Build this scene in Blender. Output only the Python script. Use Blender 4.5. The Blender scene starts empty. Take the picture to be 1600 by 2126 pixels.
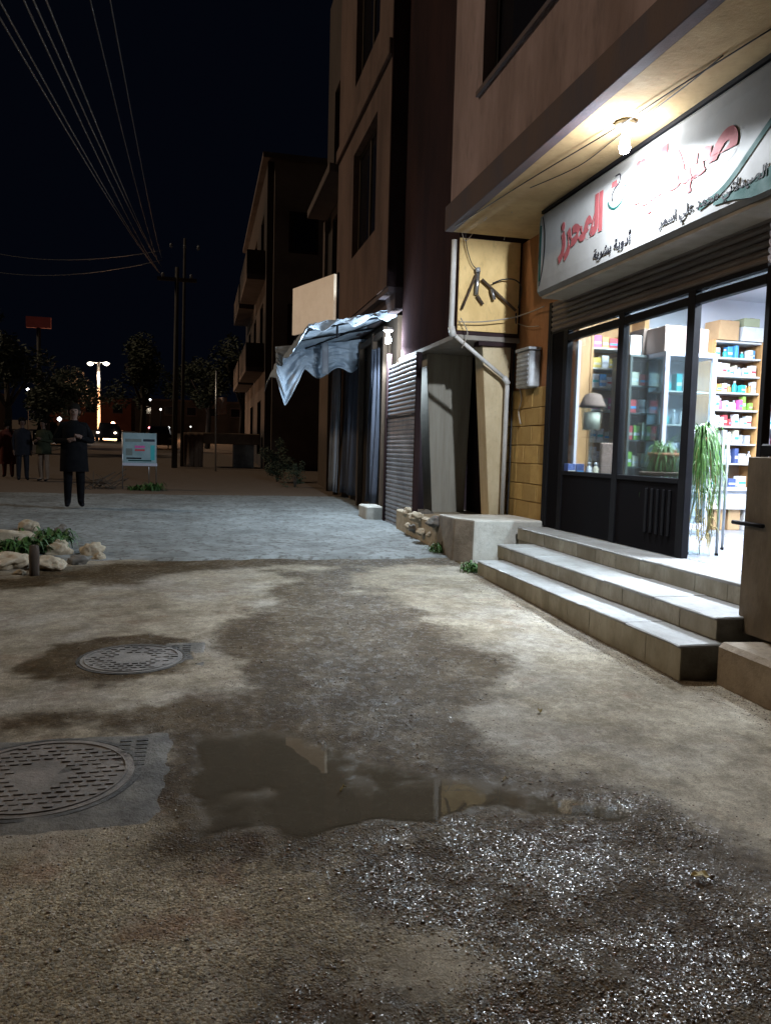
import bpy, bmesh, math, random
import numpy as np
from mathutils import Vector, Matrix
from mathutils import noise as mnoise
random.seed(7); rng = np.random.default_rng(7)
scene = bpy.context.scene
C = scene.collection

# ------------------------------------------------------------------ camera, sky, light
CAM_Z = 1.30; YAW = math.radians(13.3887); PITCH = math.radians(4.5571); ROLL = math.radians(1.5); FPX = 1606.0
_f = Vector((math.sin(YAW)*math.cos(PITCH), math.cos(YAW)*math.cos(PITCH), -math.sin(PITCH)))
_r = Vector((math.cos(YAW), -math.sin(YAW), 0)); _u = _r.cross(_f)
_r2 = math.cos(ROLL)*_r + math.sin(ROLL)*_u; _u2 = -math.sin(ROLL)*_r + math.cos(ROLL)*_u
cam = bpy.data.cameras.new('camera'); camo = bpy.data.objects.new('camera', cam); C.objects.link(camo)
cam.sensor_fit = 'VERTICAL'; cam.sensor_height = 36; cam.lens = 36*FPX/2126; cam.clip_end = 1500; cam.clip_start = .05
camo.matrix_world = Matrix(((_r2.x, _u2.x, -_f.x, 0), (_r2.y, _u2.y, -_f.y, 0), (_r2.z, _u2.z, -_f.z, CAM_Z), (0, 0, 0, 1)))
scene.camera = camo
w = bpy.data.worlds.new('World'); scene.world = w; w.use_nodes = True
bg = w.node_tree.nodes['Background']; bg.inputs[0].default_value = (.16, .24, .55, 1); bg.inputs[1].default_value = .006
sl = bpy.data.lights.new('sun', 'SUN'); sl.energy = .84; sl.angle = math.radians(6); sl.color = (1, .77, .54)
so = bpy.data.objects.new('sun', sl); C.objects.link(so)          # faint warm street glow from across the road
so.rotation_euler = Vector((1, -.2, -.8)).to_track_quat('-Z', 'Y').to_euler()
vs = scene.view_settings; vs.view_transform = 'Standard'; vs.look = 'None'; vs.exposure = 0; vs.gamma = 1
scene.cycles.use_denoising = True
scene.cycles.max_bounces = 6; scene.cycles.transparent_max_bounces = 12; scene.cycles.caustics_reflective = False; scene.cycles.caustics_refractive = False
scene.cycles.sample_clamp_indirect = 4

# ------------------------------------------------------------------ picture-to-place measuring
def ray(u, v): return _f + (u-800)/FPX*_r2 - (v-1063)/FPX*_u2
O = Vector((0, 0, CAM_Z))
def aty(u, v, y): d = ray(u, v); return O + d*(y/d.y)
def atx(u, v, x): d = ray(u, v); return O + d*(x/d.x)
def atz(u, v, z): d = ray(u, v); return O + d*((z-CAM_Z)/d.z)
def gz(y): return .02*(y-8) + (.010*(y-30) if y > 30 else 0)      # the street climbs gently away
def atg(u, v): d = ray(u, v); return O + d*((-.16-CAM_Z)/(d.z-.02*d.y))

# ------------------------------------------------------------------ builders
WL = {}
def link(o): C.objects.link(o); return o
def tag(o, label, cat, group=None):
    o['label'] = label; o['category'] = cat
    if group: o['group'] = group
    return o
def thing(name, label, cat, loc=(0, 0, 0), group=None):
    o = link(bpy.data.objects.new(name, None)); o.location = loc; o.empty_display_size = .1
    WL[o.name] = Vector(loc); return tag(o, label, cat, group)
def shade(me, smooth):
    if smooth: me.polygons.foreach_set('use_smooth', [True]*len(me.polygons))
def obj(name, me, mat, parent=None):
    """me built in world space; moved into the parent's space"""
    off = Vector((0, 0, 0))
    if parent is not None: off = WL[parent.name]; me.transform(Matrix.Translation(-off))
    if mat is not None:
        for m in (mat if isinstance(mat, (list, tuple)) else [mat]): me.materials.append(m)
    o = link(bpy.data.objects.new(name, me)); WL[o.name] = off
    if parent is not None: o.parent = parent
    return o
class MB:
    def __init__(s): s.bm = bmesh.new()
    def box(s, x0, x1, y0, y1, z0, z1, bev=0, rot=None, piv=None):
        x0, x1 = sorted((x0, x1)); y0, y1 = sorted((y0, y1)); z0, z1 = sorted((z0, z1))
        c = Vector(((x0+x1)/2, (y0+y1)/2, (z0+z1)/2))
        r = bmesh.ops.create_cube(s.bm, size=1, matrix=Matrix.Translation(c) @ Matrix.Diagonal((x1-x0, y1-y0, z1-z0, 1)))
        vs_ = r['verts']
        if bev:
            es = list({e for v in vs_ for e in v.link_edges})
            rb = bmesh.ops.bevel(s.bm, geom=es, offset=bev, segments=1, affect='EDGES', profile=.5)
            vs_ = list({v for f in rb['faces'] for v in f.verts} | {v for v in vs_ if v.is_valid})
        if rot is not None:
            bmesh.ops.rotate(s.bm, verts=vs_, cent=piv if piv is not None else c, matrix=rot)
        return s
    def poly(s, pts, ext):
        """closed prism: polygon pts extruded by ext"""
        e = Vector(ext); a = [s.bm.verts.new(Vector(p)) for p in pts]; b = [s.bm.verts.new(Vector(p)+e) for p in pts]; n = len(a)
        s.bm.faces.new(a[::-1]); s.bm.faces.new(b)
        for i in range(n): s.bm.faces.new((a[i], a[(i+1) % n], b[(i+1) % n], b[i]))
        return s
    def hexa(s, bot, top):
        a = [s.bm.verts.new(Vector(p)) for p in bot]; b = [s.bm.verts.new(Vector(p)) for p in top]; n = len(a)
        s.bm.faces.new(a[::-1]); s.bm.faces.new(b)
        for i in range(n): s.bm.faces.new((a[i], a[(i+1) % n], b[(i+1) % n], b[i]))
        return s
    def tube(s, pts, r, n=8):
        pts = [Vector(p) for p in pts]; rings = []
        rr = r if isinstance(r, (list, tuple)) else [r]*len(pts)
        for i, p in enumerate(pts):
            d = (pts[min(i+1, len(pts)-1)] - pts[max(i-1, 0)]).normalized()
            a = d.orthogonal().normalized() if i == 0 else (pa - d*pa.dot(d)).normalized()
            pa = a; b = d.cross(a)
            rings.append([s.bm.verts.new(p + (a*math.cos(t)+b*math.sin(t))*rr[i]) for t in [2*math.pi*k/n for k in range(n)]])
        for i in range(len(rings)-1):
            for k in range(n): s.bm.faces.new((rings[i][k], rings[i][(k+1) % n], rings[i+1][(k+1) % n], rings[i+1][k]))
        s.bm.faces.new(rings[0][::-1]); s.bm.faces.new(rings[-1]); return s
    def lathe(s, c, prof, n=16):
        c = Vector(c); rings = []
        for (r, z) in prof: rings.append([s.bm.verts.new(c+Vector((r*math.cos(2*math.pi*k/n), r*math.sin(2*math.pi*k/n), z))) for k in range(n)])
        for i in range(len(rings)-1):
            for k in range(n): s.bm.faces.new((rings[i][k], rings[i][(k+1) % n], rings[i+1][(k+1) % n], rings[i+1][k]))
        s.bm.faces.new(rings[0][::-1]); s.bm.faces.new(rings[-1]); return s
    def build(s, name, mat, parent=None, smooth=False):
        bmesh.ops.recalc_face_normals(s.bm, faces=s.bm.faces[:])
        me = bpy.data.meshes.new(name); s.bm.to_mesh(me); s.bm.free(); shade(me, smooth); return obj(name, me, mat, parent)
def B(name, mat, parent, x0, x1, y0, y1, z0, z1, bev=0, chip=0):
    m_ = MB().box(x0, x1, y0, y1, z0, z1, bev)
    if chip:
        bmesh.ops.subdivide_edges(m_.bm, edges=[e for e in m_.bm.edges if e.calc_length() > .12], cuts=5, use_grid_fill=True)
        for v in m_.bm.verts:
            if v.co.x < x0+.02: v.co += Vector((mnoise.noise(v.co*14)*chip+max(0, mnoise.noise(v.co*5)-.35)*chip*3, 0, -max(0, mnoise.noise(v.co*9))*chip*.7 if v.co.z > z1-.004 else 0))
    return m_.build(name, mat, parent)
def T(name, mat, parent, pts, r, n=8): return MB().tube(pts, r, n).build(name, mat, parent, True)
def raw(name, verts, faces, mat, parent=None, smooth=False):
    me = bpy.data.meshes.new(name); me.from_pydata(verts, [], faces); me.update(); shade(me, smooth); return obj(name, me, mat, parent)
def catenary(a, b, sag, n=14):
    a, b = Vector(a), Vector(b)
    return [a.lerp(b, i/n) - Vector((0, 0, sag*4*(i/n)*(1-i/n))) for i in range(n+1)]
def dup(root, loc, label=None, group=None):
    r = root.copy(); link(r); r.location = loc; WL[r.name] = Vector(loc)
    if label: r['label'] = label
    if group: r['group'] = group
    for ch in root.children:
        c = ch.copy(); link(c); c.parent = r
        for g2 in ch.children: d = g2.copy(); link(d); d.parent = c
    return r

# ------------------------------------------------------------------ materials
def nodes(name):
    m = bpy.data.materials.new(name); m.use_nodes = True; nt = m.node_tree
    return m, nt, nt.nodes['Principled BSDF']
def N(nt, t, **kw):
    n = nt.nodes.new(t)
    for k, v in kw.items(): setattr(n, k, v)
    return n
def mathn(nt, op, a, b=None, c=None):
    n = N(nt, 'ShaderNodeMath', operation=op)
    for i, x in enumerate((a, b, c)):
        if x is None: continue
        if isinstance(x, (int, float)): n.inputs[i].default_value = x
        else: nt.links.new(x, n.inputs[i])
    return n.outputs[0]
def mixc(nt, f, a, b, mode='MIX'):
    n = N(nt, 'ShaderNodeMix', data_type='RGBA', blend_type=mode)
    for i, x in ((0, f), (6, a), (7, b)):
        if isinstance(x, (int, float)): n.inputs[i].default_value = x
        elif isinstance(x, tuple): n.inputs[i].default_value = (*x, 1)[:4]
        else: nt.links.new(x, n.inputs[i])
    return n.outputs[2]
def ramp(nt, x, a, b):
    n = N(nt, 'ShaderNodeMapRange', interpolation_type='SMOOTHSTEP'); n.inputs[1].default_value = a; n.inputs[2].default_value = b
    nt.links.new(x, n.inputs[0]); return n.outputs[0]
def noise(nt, vec, scale, detail=4, rough=.6):
    n = N(nt, 'ShaderNodeTexNoise'); n.inputs['Scale'].default_value = scale; n.inputs['Detail'].default_value = detail; n.inputs['Roughness'].default_value = rough
    nt.links.new(vec, n.inputs['Vector']); return n.outputs['Fac']
def M(name, c, r=.8, c2=None, ns=3, stretch=(1, 1, 1), bump=0, bs=40, metal=0, spec=.5, em=None, es=0, grime=0, rnd=0):
    m, nt, p = nodes(name)
    p.inputs['Base Color'].default_value = (*c, 1); p.inputs['Roughness'].default_value = r
    p.inputs['Metallic'].default_value = metal; p.inputs['Specular IOR Level'].default_value = spec
    g = N(nt, 'ShaderNodeNewGeometry').outputs['Position']
    mp = N(nt, 'ShaderNodeMapping'); mp.inputs['Scale'].default_value = stretch; nt.links.new(g, mp.inputs[0]); vec = mp.outputs[0]
    if c2 is not None:
        f = ramp(nt, noise(nt, vec, ns, 6, .65), .3, .7); col = mixc(nt, f, tuple(c), tuple(c2))
        if grime:
            f2 = ramp(nt, noise(nt, vec, ns*6, 4, .7), .5, .8); col = mixc(nt, mathn(nt, 'MULTIPLY', f2, grime), col, tuple(x*.35 for x in c))
        if rnd:
            rv2 = N(nt, 'ShaderNodeObjectInfo').outputs['Random']; col = mixc(nt, mathn(nt, 'MULTIPLY', rv2, rnd), col, tuple(x*y for x, y in zip(c, (.45, .42, .36))))
        nt.links.new(col, p.inputs['Base Color'])
        nt.links.new(mathn(nt, 'ADD', mathn(nt, 'MULTIPLY', f, .15), r-.07), p.inputs['Roughness'])
    if bump:
        bn = N(nt, 'ShaderNodeBump'); bn.inputs['Strength'].default_value = bump; bn.inputs['Distance'].default_value = .01
        nt.links.new(noise(nt, vec, bs, 6, .7), bn.inputs['Height']); nt.links.new(bn.outputs[0], p.inputs['Normal'])
    if em is not None:
        p.inputs['Emission Color'].default_value = (*em, 1); p.inputs['Emission Strength'].default_value = es
    return m
def glassmat(name, tint=(.9, .95, .95), refl=.6, dirt=.012):
    m = bpy.data.materials.new(name); m.use_nodes = True; nt = m.node_tree; nt.nodes.clear()
    out = N(nt, 'ShaderNodeOutputMaterial'); tr = N(nt, 'ShaderNodeBsdfTransparent'); gl = N(nt, 'ShaderNodeBsdfGlossy'); df = N(nt, 'ShaderNodeBsdfDiffuse')
    tr.inputs[0].default_value = (*tint, 1); gl.inputs['Roughness'].default_value = .02
    fr = N(nt, 'ShaderNodeFresnel'); fr.inputs[0].default_value = 1.45
    mx = N(nt, 'ShaderNodeMixShader'); nt.links.new(mathn(nt, 'MULTIPLY', fr.outputs[0], refl), mx.inputs[0]); nt.links.new(tr.outputs[0], mx.inputs[1]); nt.links.new(gl.outputs[0], mx.inputs[2])
    m2 = N(nt, 'ShaderNodeMixShader'); m2.inputs[0].default_value = dirt; nt.links.new(mx.outputs[0], m2.inputs[1]); nt.links.new(df.outputs[0], m2.inputs[2])
    nt.links.new(m2.outputs[0], out.inputs[0]); return m
def glow(name, c, s):
    """thin lit glass: gives off light and lets the filament's light through"""
    m = bpy.data.materials.new(name); m.use_nodes = True; nt = m.node_tree; nt.nodes.clear()
    out = N(nt, 'ShaderNodeOutputMaterial'); a = N(nt, 'ShaderNodeAddShader'); t = N(nt, 'ShaderNodeBsdfTransparent'); e = N(nt, 'ShaderNodeEmission')
    e.inputs[0].default_value = (*c, 1); e.inputs[1].default_value = s
    nt.links.new(t.outputs[0], a.inputs[0]); nt.links.new(e.outputs[0], a.inputs[1]); nt.links.new(a.outputs[0], out.inputs[0]); return m
def emit(name, c, s):
    return M(name, (.8, .8, .8), .5, em=c, es=s)

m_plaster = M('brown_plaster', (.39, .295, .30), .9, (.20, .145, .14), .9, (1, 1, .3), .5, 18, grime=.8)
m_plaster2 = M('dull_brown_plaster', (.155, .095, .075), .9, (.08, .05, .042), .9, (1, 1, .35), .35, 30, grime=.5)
m_band = M('dark_band_plaster', (.075, .065, .085), .85, (.12, .085, .08), 2, (1, 1, .4), .3, 25)
m_soffit = M('cream_soffit', (.48, .345, .175), .9, (.37, .255, .125), 2.2, (1, 1, 1), .5, 22, grime=.35)
m_ochre = M('ochre_paint', (.76, .55, .25), .8, (.60, .42, .18), 3, (1, 1, .5), .3, 25, grime=.4)
m_orange = M('orange_brown_paint', (.34, .15, .055), .8, (.25, .12, .05), 3, (1, 1, .4), .4, 25, grime=.5)
m_ystone = M('yellow_stone', (.44, .29, .09), .8, (.34, .21, .065), 6, (1, 1, 1), .6, 30, grime=.4, rnd=.6)
m_joint = M('mortar', (.2, .14, .07), .95, (.14, .1, .05), 6, bump=.3)
m_darkwall = M('shade_toned_plaster', (.05, .03, .03), .95, (.03, .022, .025), 1.4, (1, 1, .3), .3, 20, spec=0)  # unlit look of these walls put into a very dark colour
m_greysof = M('grey_concrete_soffit', (.27, .25, .22), .9, (.2, .18, .165), 3, bump=.4, bs=20)
m_colgrey = M('grey_plaster_column', (.40, .385, .335), .85, (.31, .29, .245), 2.2, (6, 6, .35), .25, 30, grime=.3)
m_colyel = M('cream_column', (.56, .47, .31), .8, (.46, .37, .23), 3, (1.3, 1.3, .7), .25, 30, grime=.35)
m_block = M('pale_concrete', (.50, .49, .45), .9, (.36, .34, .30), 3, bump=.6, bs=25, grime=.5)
m_blockside = M('rough_shaded_concrete', (.25, .22, .18), .95, (.15, .13, .105), 5, bump=.9, bs=22, grime=.5)  # darker copy of the block concrete, painting shade on its left side
m_tread = M('marble_tread', (.34, .35, .355), .5, (.22, .22, .215), 5, (1, .5, 1), .15, 60, grime=.6, rnd=.3)
m_riser = M('stone_riser', (.42, .40, .33), .6, (.20, .185, .14), 4, (1, 1, .5), .25, 40, grime=.8, rnd=.7)
m_stepcore = M('step_mortar', (.2, .19, .16), .95, (.13, .12, .1), 9, bump=.6)
m_black = M('black_frame_paint', (.006, .006, .008), .6, (.009, .009, .011), 4, bump=.08, spec=.1)
m_kick = M('black_panel_paint', (.005, .005, .006), .8, (.007, .006, .007), 2, bump=.08, spec=.03)
m_shut = M('brown_shutter_metal', (.16, .13, .11), .55, (.09, .07, .06), 4, (1, .3, 3), .2, 20, metal=.4, grime=.5)
m_gshut = M('grey_shutter_metal', (.36, .38, .43), .5, (.22, .235, .27), 2, (1, 1, 1), .25, 30, metal=.3, grime=.4)
m_sign = M('white_sign_vinyl', (.215, .218, .22), .75, (.17, .17, .165), 1.2, bump=.05, bs=6, spec=.15)
m_signside = M('sign_side_metal', (.20, .24, .23), .5, (.14, .17, .165), 3, metal=.3)
m_signunder = M('sign_underside', (.36, .32, .27), .8, (.26, .23, .19), 3, bump=.2)
m_red = M('red_letter', (.215, .058, .062), .8, (.185, .045, .05), 9, spec=.1)
m_ink = M('black_letter', (.012, .012, .016), .8, spec=.1)
m_teal = M('teal_print', (.005, .055, .05), .8, (.004, .045, .04), 5, spec=.1)
m_pvc = M('white_pipe_plastic', (.62, .62, .62), .45, (.45, .45, .44), 6, (1, 1, .3), grime=.4)
m_wire = M('black_cable', (.02, .02, .022), .6)
m_wirelit = M('grey_cable', (.30, .27, .23), .6)
m_steel = M('galvanised_steel', (.45, .46, .48), .35, (.33, .34, .36), 8, metal=.9)
m_vent = M('meter_grey', (.38, .40, .42), .45, (.28, .29, .3), 6, metal=.3, grime=.4)
m_post = M('brown_gate_board', (.16, .13, .095), .85, (.10, .082, .06), 3, (2, 2, .8), .3, 20, grime=.4)
m_ledge = M('grey_ledge_concrete', (.26, .215, .16), .95, (.17, .135, .1), 4, bump=1., bs=18, grime=.6)
m_wallin = M('white_interior_paint', (.64, .66, .71), .8, (.58, .60, .65), 1)
m_floorin = M('white_floor_tile', (.26, .27, .30), .3, (.21, .22, .25), 2, grime=.2)
m_wood = M('light_brown_wood', (.46, .26, .10), .55, (.36, .19, .07), 4, (6, 6, .5), .1)
m_shelfw = M('pale_shelf_board', (.54, .54, .52), .5, (.46, .45, .43), 4)
m_darkback = M('shelf_back_shade_wood', (.17, .105, .06), .7, (.12, .075, .045), 5)  # darker copy of the shelf wood, shade put into its colour
m_alu = M('white_cabinet_frame', (.50, .50, .58), .4, (.45, .45, .53), 3)
m_cabin = M('cabinet_back_panel', (.34, .40, .46), .6, (.27, .33, .38), 3)
m_cabdark = M('dark_cabinet', (.05, .065, .06), .5, (.035, .045, .042), 4)
m_carton = M('cardboard', (.42, .27, .14), .85, (.35, .22, .11), 5, bump=.1)
m_cartond = M('dark_cardboard', (.13, .085, .065), .85, (.10, .07, .055), 5)
m_cartonp = M('pinkish_cardboard', (.42, .31, .26), .85, (.36, .26, .22), 5)
m_terra = M('terracotta', (.36, .16, .07), .75, (.26, .11, .05), 8, bump=.2)
m_leaf = M('leaf_green', (.075, .19, .03), .5, (.03, .09, .014), 30)
m_leafdry = M('dry_leaf', (.32, .24, .08), .7, (.20, .17, .06), 14)
m_weed = M('weed_green', (.05, .13, .025), .6, (.03, .08, .015), 20)
m_foliage = M('night_foliage', (.06, .075, .04), .8, (.035, .045, .025), 3)
m_bark = M('bark', (.09, .065, .05), .9, (.05, .04, .03), 8, (1, 1, .2), .6, 20)
m_tarp = M('blue_grey_tarp', (.42, .49, .57), .85, (.28, .345, .42), 2, (1, 1, 1), .35, 9, grime=.4)
m_tarpdark = M('grey_tarp_patch', (.20, .22, .25), .6, (.15, .16, .19), 3, bump=.2)
m_curtain = M('dark_blue_curtain', (.04, .046, .066), .9, (.026, .03, .042), 4, (5, 5, .4), .2)
m_timber = M('old_timber', (.085, .055, .034), .85, (.05, .034, .022), 5, (6, 6, .5), .5, 25)
m_panel = M('cream_panel_added_glow', (.78, .66, .52), .8, (.66, .54, .40), 4, bump=.1, em=(1, .74, .52), es=.22, grime=.2)  # weak emission added so the panel looks brightly lit
m_farwall = M('far_house_plaster', (.05, .036, .031), .9, (.032, .024, .021), .5, (1, 1, .3))
m_farband = M('far_balcony_edge', (.12, .09, .08), .9, (.08, .06, .055), 1)
m_glassd = M('dark_window_glass', (.012, .012, .016), .08, spec=.6)
m_glass = glassmat('window_glass'); m_glass2 = glassmat('cabinet_glass', (.9, .96, .97), .5, .012)
m_rock = M('pale_rock', (.50, .43, .32), .9, (.34, .28, .2), 7, bump=1., bs=20, grime=.4)
m_rockd = M('grey_rock', (.2, .19, .17), .9, (.13, .12, .11), 7, bump=1., bs=20)
m_iron = M('cast_cover', (.25, .24, .225), .6, (.12, .115, .11), 5, bump=.8, bs=45, grime=.5)
m_iron2 = M('reddish_cast_cover', (.215, .19, .165), .6, (.11, .10, .09), 6, bump=.8, bs=45, grime=.5)
m_ironf = M('cover_frame_iron', (.075, .07, .062), .55, (.03, .03, .029), 9, bump=1., bs=30, grime=.5)
m_plate = M('worn_cover_plate', (.15, .14, .12), .7, (.05, .047, .042), 5, bump=1., bs=40, grime=.6)
m_skin = M('skin', (.11, .06, .045), .7, (.09, .048, .034), 20)
m_hair = M('dark_hair', (.008, .007, .006), .9, spec=.03)
m_cblack = M('black_cloth', (.006, .006, .007), .95, (.004, .004, .005), 12, bump=.2, spec=.05)
m_cgrey = M('charcoal_cloth', (.016, .017, .022), .9, (.025, .025, .032), 12, bump=.2, spec=.05)
m_cred = M('maroon_cloth', (.12, .035, .025), .9, (.08, .025, .02), 12, spec=.05)
m_ctan = M('tan_cloth', (.22, .16, .12), .9, (.17, .12, .09), 12, spec=.05)
m_cgreen = M('dark_olive_cloth', (.035, .04, .025), .9, (.025, .03, .02), 12, spec=.05)
m_pole = M('concrete_pole', (.06, .053, .046), .85, (.04, .036, .03), 3, (1, 1, .2))

# ------------------------------------------------------------------ ground
def vnoise(x, y, seed=0):
    xi = np.floor(x).astype(np.int64); yi = np.floor(y).astype(np.int64); xf = x-xi; yf = y-yi
    def h(a, b):
        n = (a*374761393 + b*668265263 + seed*1274126177) & 0xffffffff
        n = ((n ^ (n >> 13))*1274126177) & 0xffffffff
        return ((n ^ (n >> 16)) & 0xffff)/65535.0
    u = xf*xf*(3-2*xf); v = yf*yf*(3-2*yf)
    return (h(xi, yi)*(1-u)+h(xi+1, yi)*u)*(1-v) + (h(xi, yi+1)*(1-u)+h(xi+1, yi+1)*u)*v
def fbm(x, y, s, oct=4, seed=0):
    t = 0; a = .5; tot = 0
    for k in range(oct): t = t + a*vnoise(x*s, y*s, seed+k*17); tot += a; s *= 2.03; a *= .5
    return t/tot
def sdist(px, py, poly):
    """signed distance (positive inside) to polygon"""
    d = np.full(px.shape, 1e9); inside = np.zeros(px.shape, bool); n = len(poly)
    for i in range(n):
        x0, y0 = poly[i]; x1, y1 = poly[(i+1) % n]; ex, ey = x1-x0, y1-y0
        t = np.clip(((px-x0)*ex+(py-y0)*ey)/(ex*ex+ey*ey+1e-12), 0, 1)
        d = np.minimum(d, np.hypot(px-x0-t*ex, py-y0-t*ey))
        c = ((y0 > py) != (y1 > py)); xx = x0+(py-y0)*ex/(ey if abs(ey) > 1e-9 else 1e-9); inside ^= c & (px < xx)
    return np.where(inside, d, -d)
def W(pts): return [(p.x, p.y) for p in (atg(u, v) for u, v in pts)]
def sst(x, a, b): t = np.clip((x-a)/(b-a), 0, 1); return t*t*(3-2*t)
PUD = [W([(400, 1515), (560, 1503), (640, 1530), (760, 1562), (900, 1592), (1040, 1612), (1130, 1640), (1230, 1668), (1335, 1690), (1240, 1702), (1000, 1692), (930, 1700), (860, 1712), (640, 1733), (420, 1738), (392, 1640)]),
       W([(1228, 1990), (1310, 1996), (1335, 2035), (1300, 2062), (1240, 2040)]),
       W([(1335, 2066), (1375, 2056), (1400, 2126), (1330, 2150)]),
       W([(660, 2100), (800, 2085), (905, 2095), (880, 2150), (660, 2150)])]
LEVEL = [-.1035, -.1245, -.127, -.1275]
WET = [(W([(570, 1185), (740, 1180), (760, 1230), (900, 1290), (1010, 1360), (1060, 1440), (1010, 1500), (1080, 1600), (1330, 1685), (1450, 1715), (1650, 1770), (1700, 2300), (560, 2300), (640, 2126), (870, 1990), (840, 1780), (860, 1715), (400, 1735), (375, 1640), (380, 1500), (520, 1420), (400, 1320), (430, 1285), (540, 1262)]), .1),
       (W([(50, 1380), (120, 1335), (300, 1318), (430, 1322), (435, 1405), (250, 1442), (100, 1432)]), .06),
       (W([(-60, 1478), (200, 1462), (480, 1462), (520, 1500), (300, 1512), (-60, 1535)]), .08),
       (W([(-80, 1205), (100, 1188), (380, 1155), (900, 1158), (1000, 1160), (960, 1178), (560, 1174), (400, 1182), (200, 1216), (-80, 1235)]), .12)]
GRAV = [(W([(860, 1716), (1000, 1692), (1330, 1698), (1450, 1730), (1500, 1850), (1650, 1900), (1700, 2300), (560, 2300), (640, 2126), (870, 1990), (840, 1780)]), .12),
        (W([(575, 1200), (735, 1190), (900, 1300), (1050, 1420), (1010, 1480), (1060, 1600), (760, 1552), (540, 1480), (430, 1420), (430, 1300)]), .2)]
DRYG = [(W([(-200, 1735), (400, 1740), (850, 1720), (860, 1990), (600, 2126), (500, 2300), (-300, 2300)]), .35)]
def fields(x, y):
    w1 = (fbm(x, y, 1.7, 5, 3)-.5)*.75; w2 = (fbm(x, y, 14, 3, 9)-.5)*.12; wob = w1+w2
    puds = [sdist(x, y, p) for p in PUD]
    def m(lst):
        o = np.zeros(x.shape)
        for p, wd in lst: o = np.maximum(o, (.16 if wd == .2 else 1)*sst(sdist(x, y, p)+wob, -wd*1.7, wd*1.7))
        return o
    wet = m(WET); grav = m(GRAV); dry = m(DRYG)
    base = .02*(y-8) + np.where(y > 30, .010*(y-30), 0)
    h = base + (fbm(x, y, 1.1, 4, 21)-.5)*.022*np.clip(1.2-y/30, .2, 1) + (fbm(x, y, 14, 3, 31)-.5)*.006
    h = h + grav*(fbm(x, y, 45, 2, 41)-.5)*.007
    pm = np.zeros(x.shape)
    for d, lv in zip(puds, LEVEL):
        b = sst(d + w2*.4, -.28, .02); h = h*(1-b) + (lv+.004 + (fbm(x, y, 14, 3, 31)-.5)*.009 + (fbm(x, y, 4.5, 3, 61)-.5)*.022 + grav*(fbm(x, y, 45, 2, 41)-.5)*.006)*b
        k = sst(d + w2*.5 + (fbm(x, y, 5, 3, 13)-.5)*.12, -.03, .10); h = h - k*.013; pm = np.maximum(pm, k)
    wet = np.maximum(wet, sst(np.maximum.reduce(puds)+wob*.5, -.30, .05))
    return h, wet, grav, dry, pm
xs = np.concatenate([-np.geomspace(160, 3.7, 26), np.arange(-3.5, 3.6, .021), np.geomspace(3.8, 160, 26)])
ys = np.concatenate([-np.geomspace(30, 1, 8), np.arange(-.2, 1.2, .2), np.arange(1.3, 9.3, .021), np.arange(9.4, 20, .2), np.geomspace(20.5, 320, 60)])
GX, GY = np.meshgrid(xs, ys); fx, fy = GX.ravel(), GY.ravel()
gh, gwet, ggrav, gdry, gpud = fields(fx, fy)
# under the slab and the built things the earth stays a little lower
gh = gh - .03*sst(fy, 8.9, 9.4)*(np.abs(fx+2) < 6)*(fy < 18)
nx, ny = len(xs), len(ys); idx = np.arange(nx*ny).reshape(ny, nx)
quads = np.stack([idx[:-1, :-1], idx[:-1, 1:], idx[1:, 1:], idx[1:, :-1]], -1).reshape(-1, 4)
def npmesh(name, v, q):
    me = bpy.data.meshes.new(name); me.vertices.add(len(v)); me.vertices.foreach_set('co', v.astype(np.float32).ravel())
    k = q.shape[1]; me.loops.add(q.size); me.loops.foreach_set('vertex_index', q.astype(np.int32).ravel())
    me.polygons.add(len(q)); me.polygons.foreach_set('loop_start', np.arange(0, q.size, k, dtype=np.int32))
    me.update(calc_edges=True); me.validate(); return me
def addattr(me, nm, a): t = me.attributes.new(nm, 'FLOAT', 'POINT'); t.data.foreach_set('value', a.astype(np.float32))
gme = npmesh('ground', np.stack([fx, fy, gh], -1), quads)
for nm, a in (('wet', gwet), ('gravel', ggrav), ('dry', gdry), ('pud', gpud)): addattr(gme, nm, a)
shade(gme, True)
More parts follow.
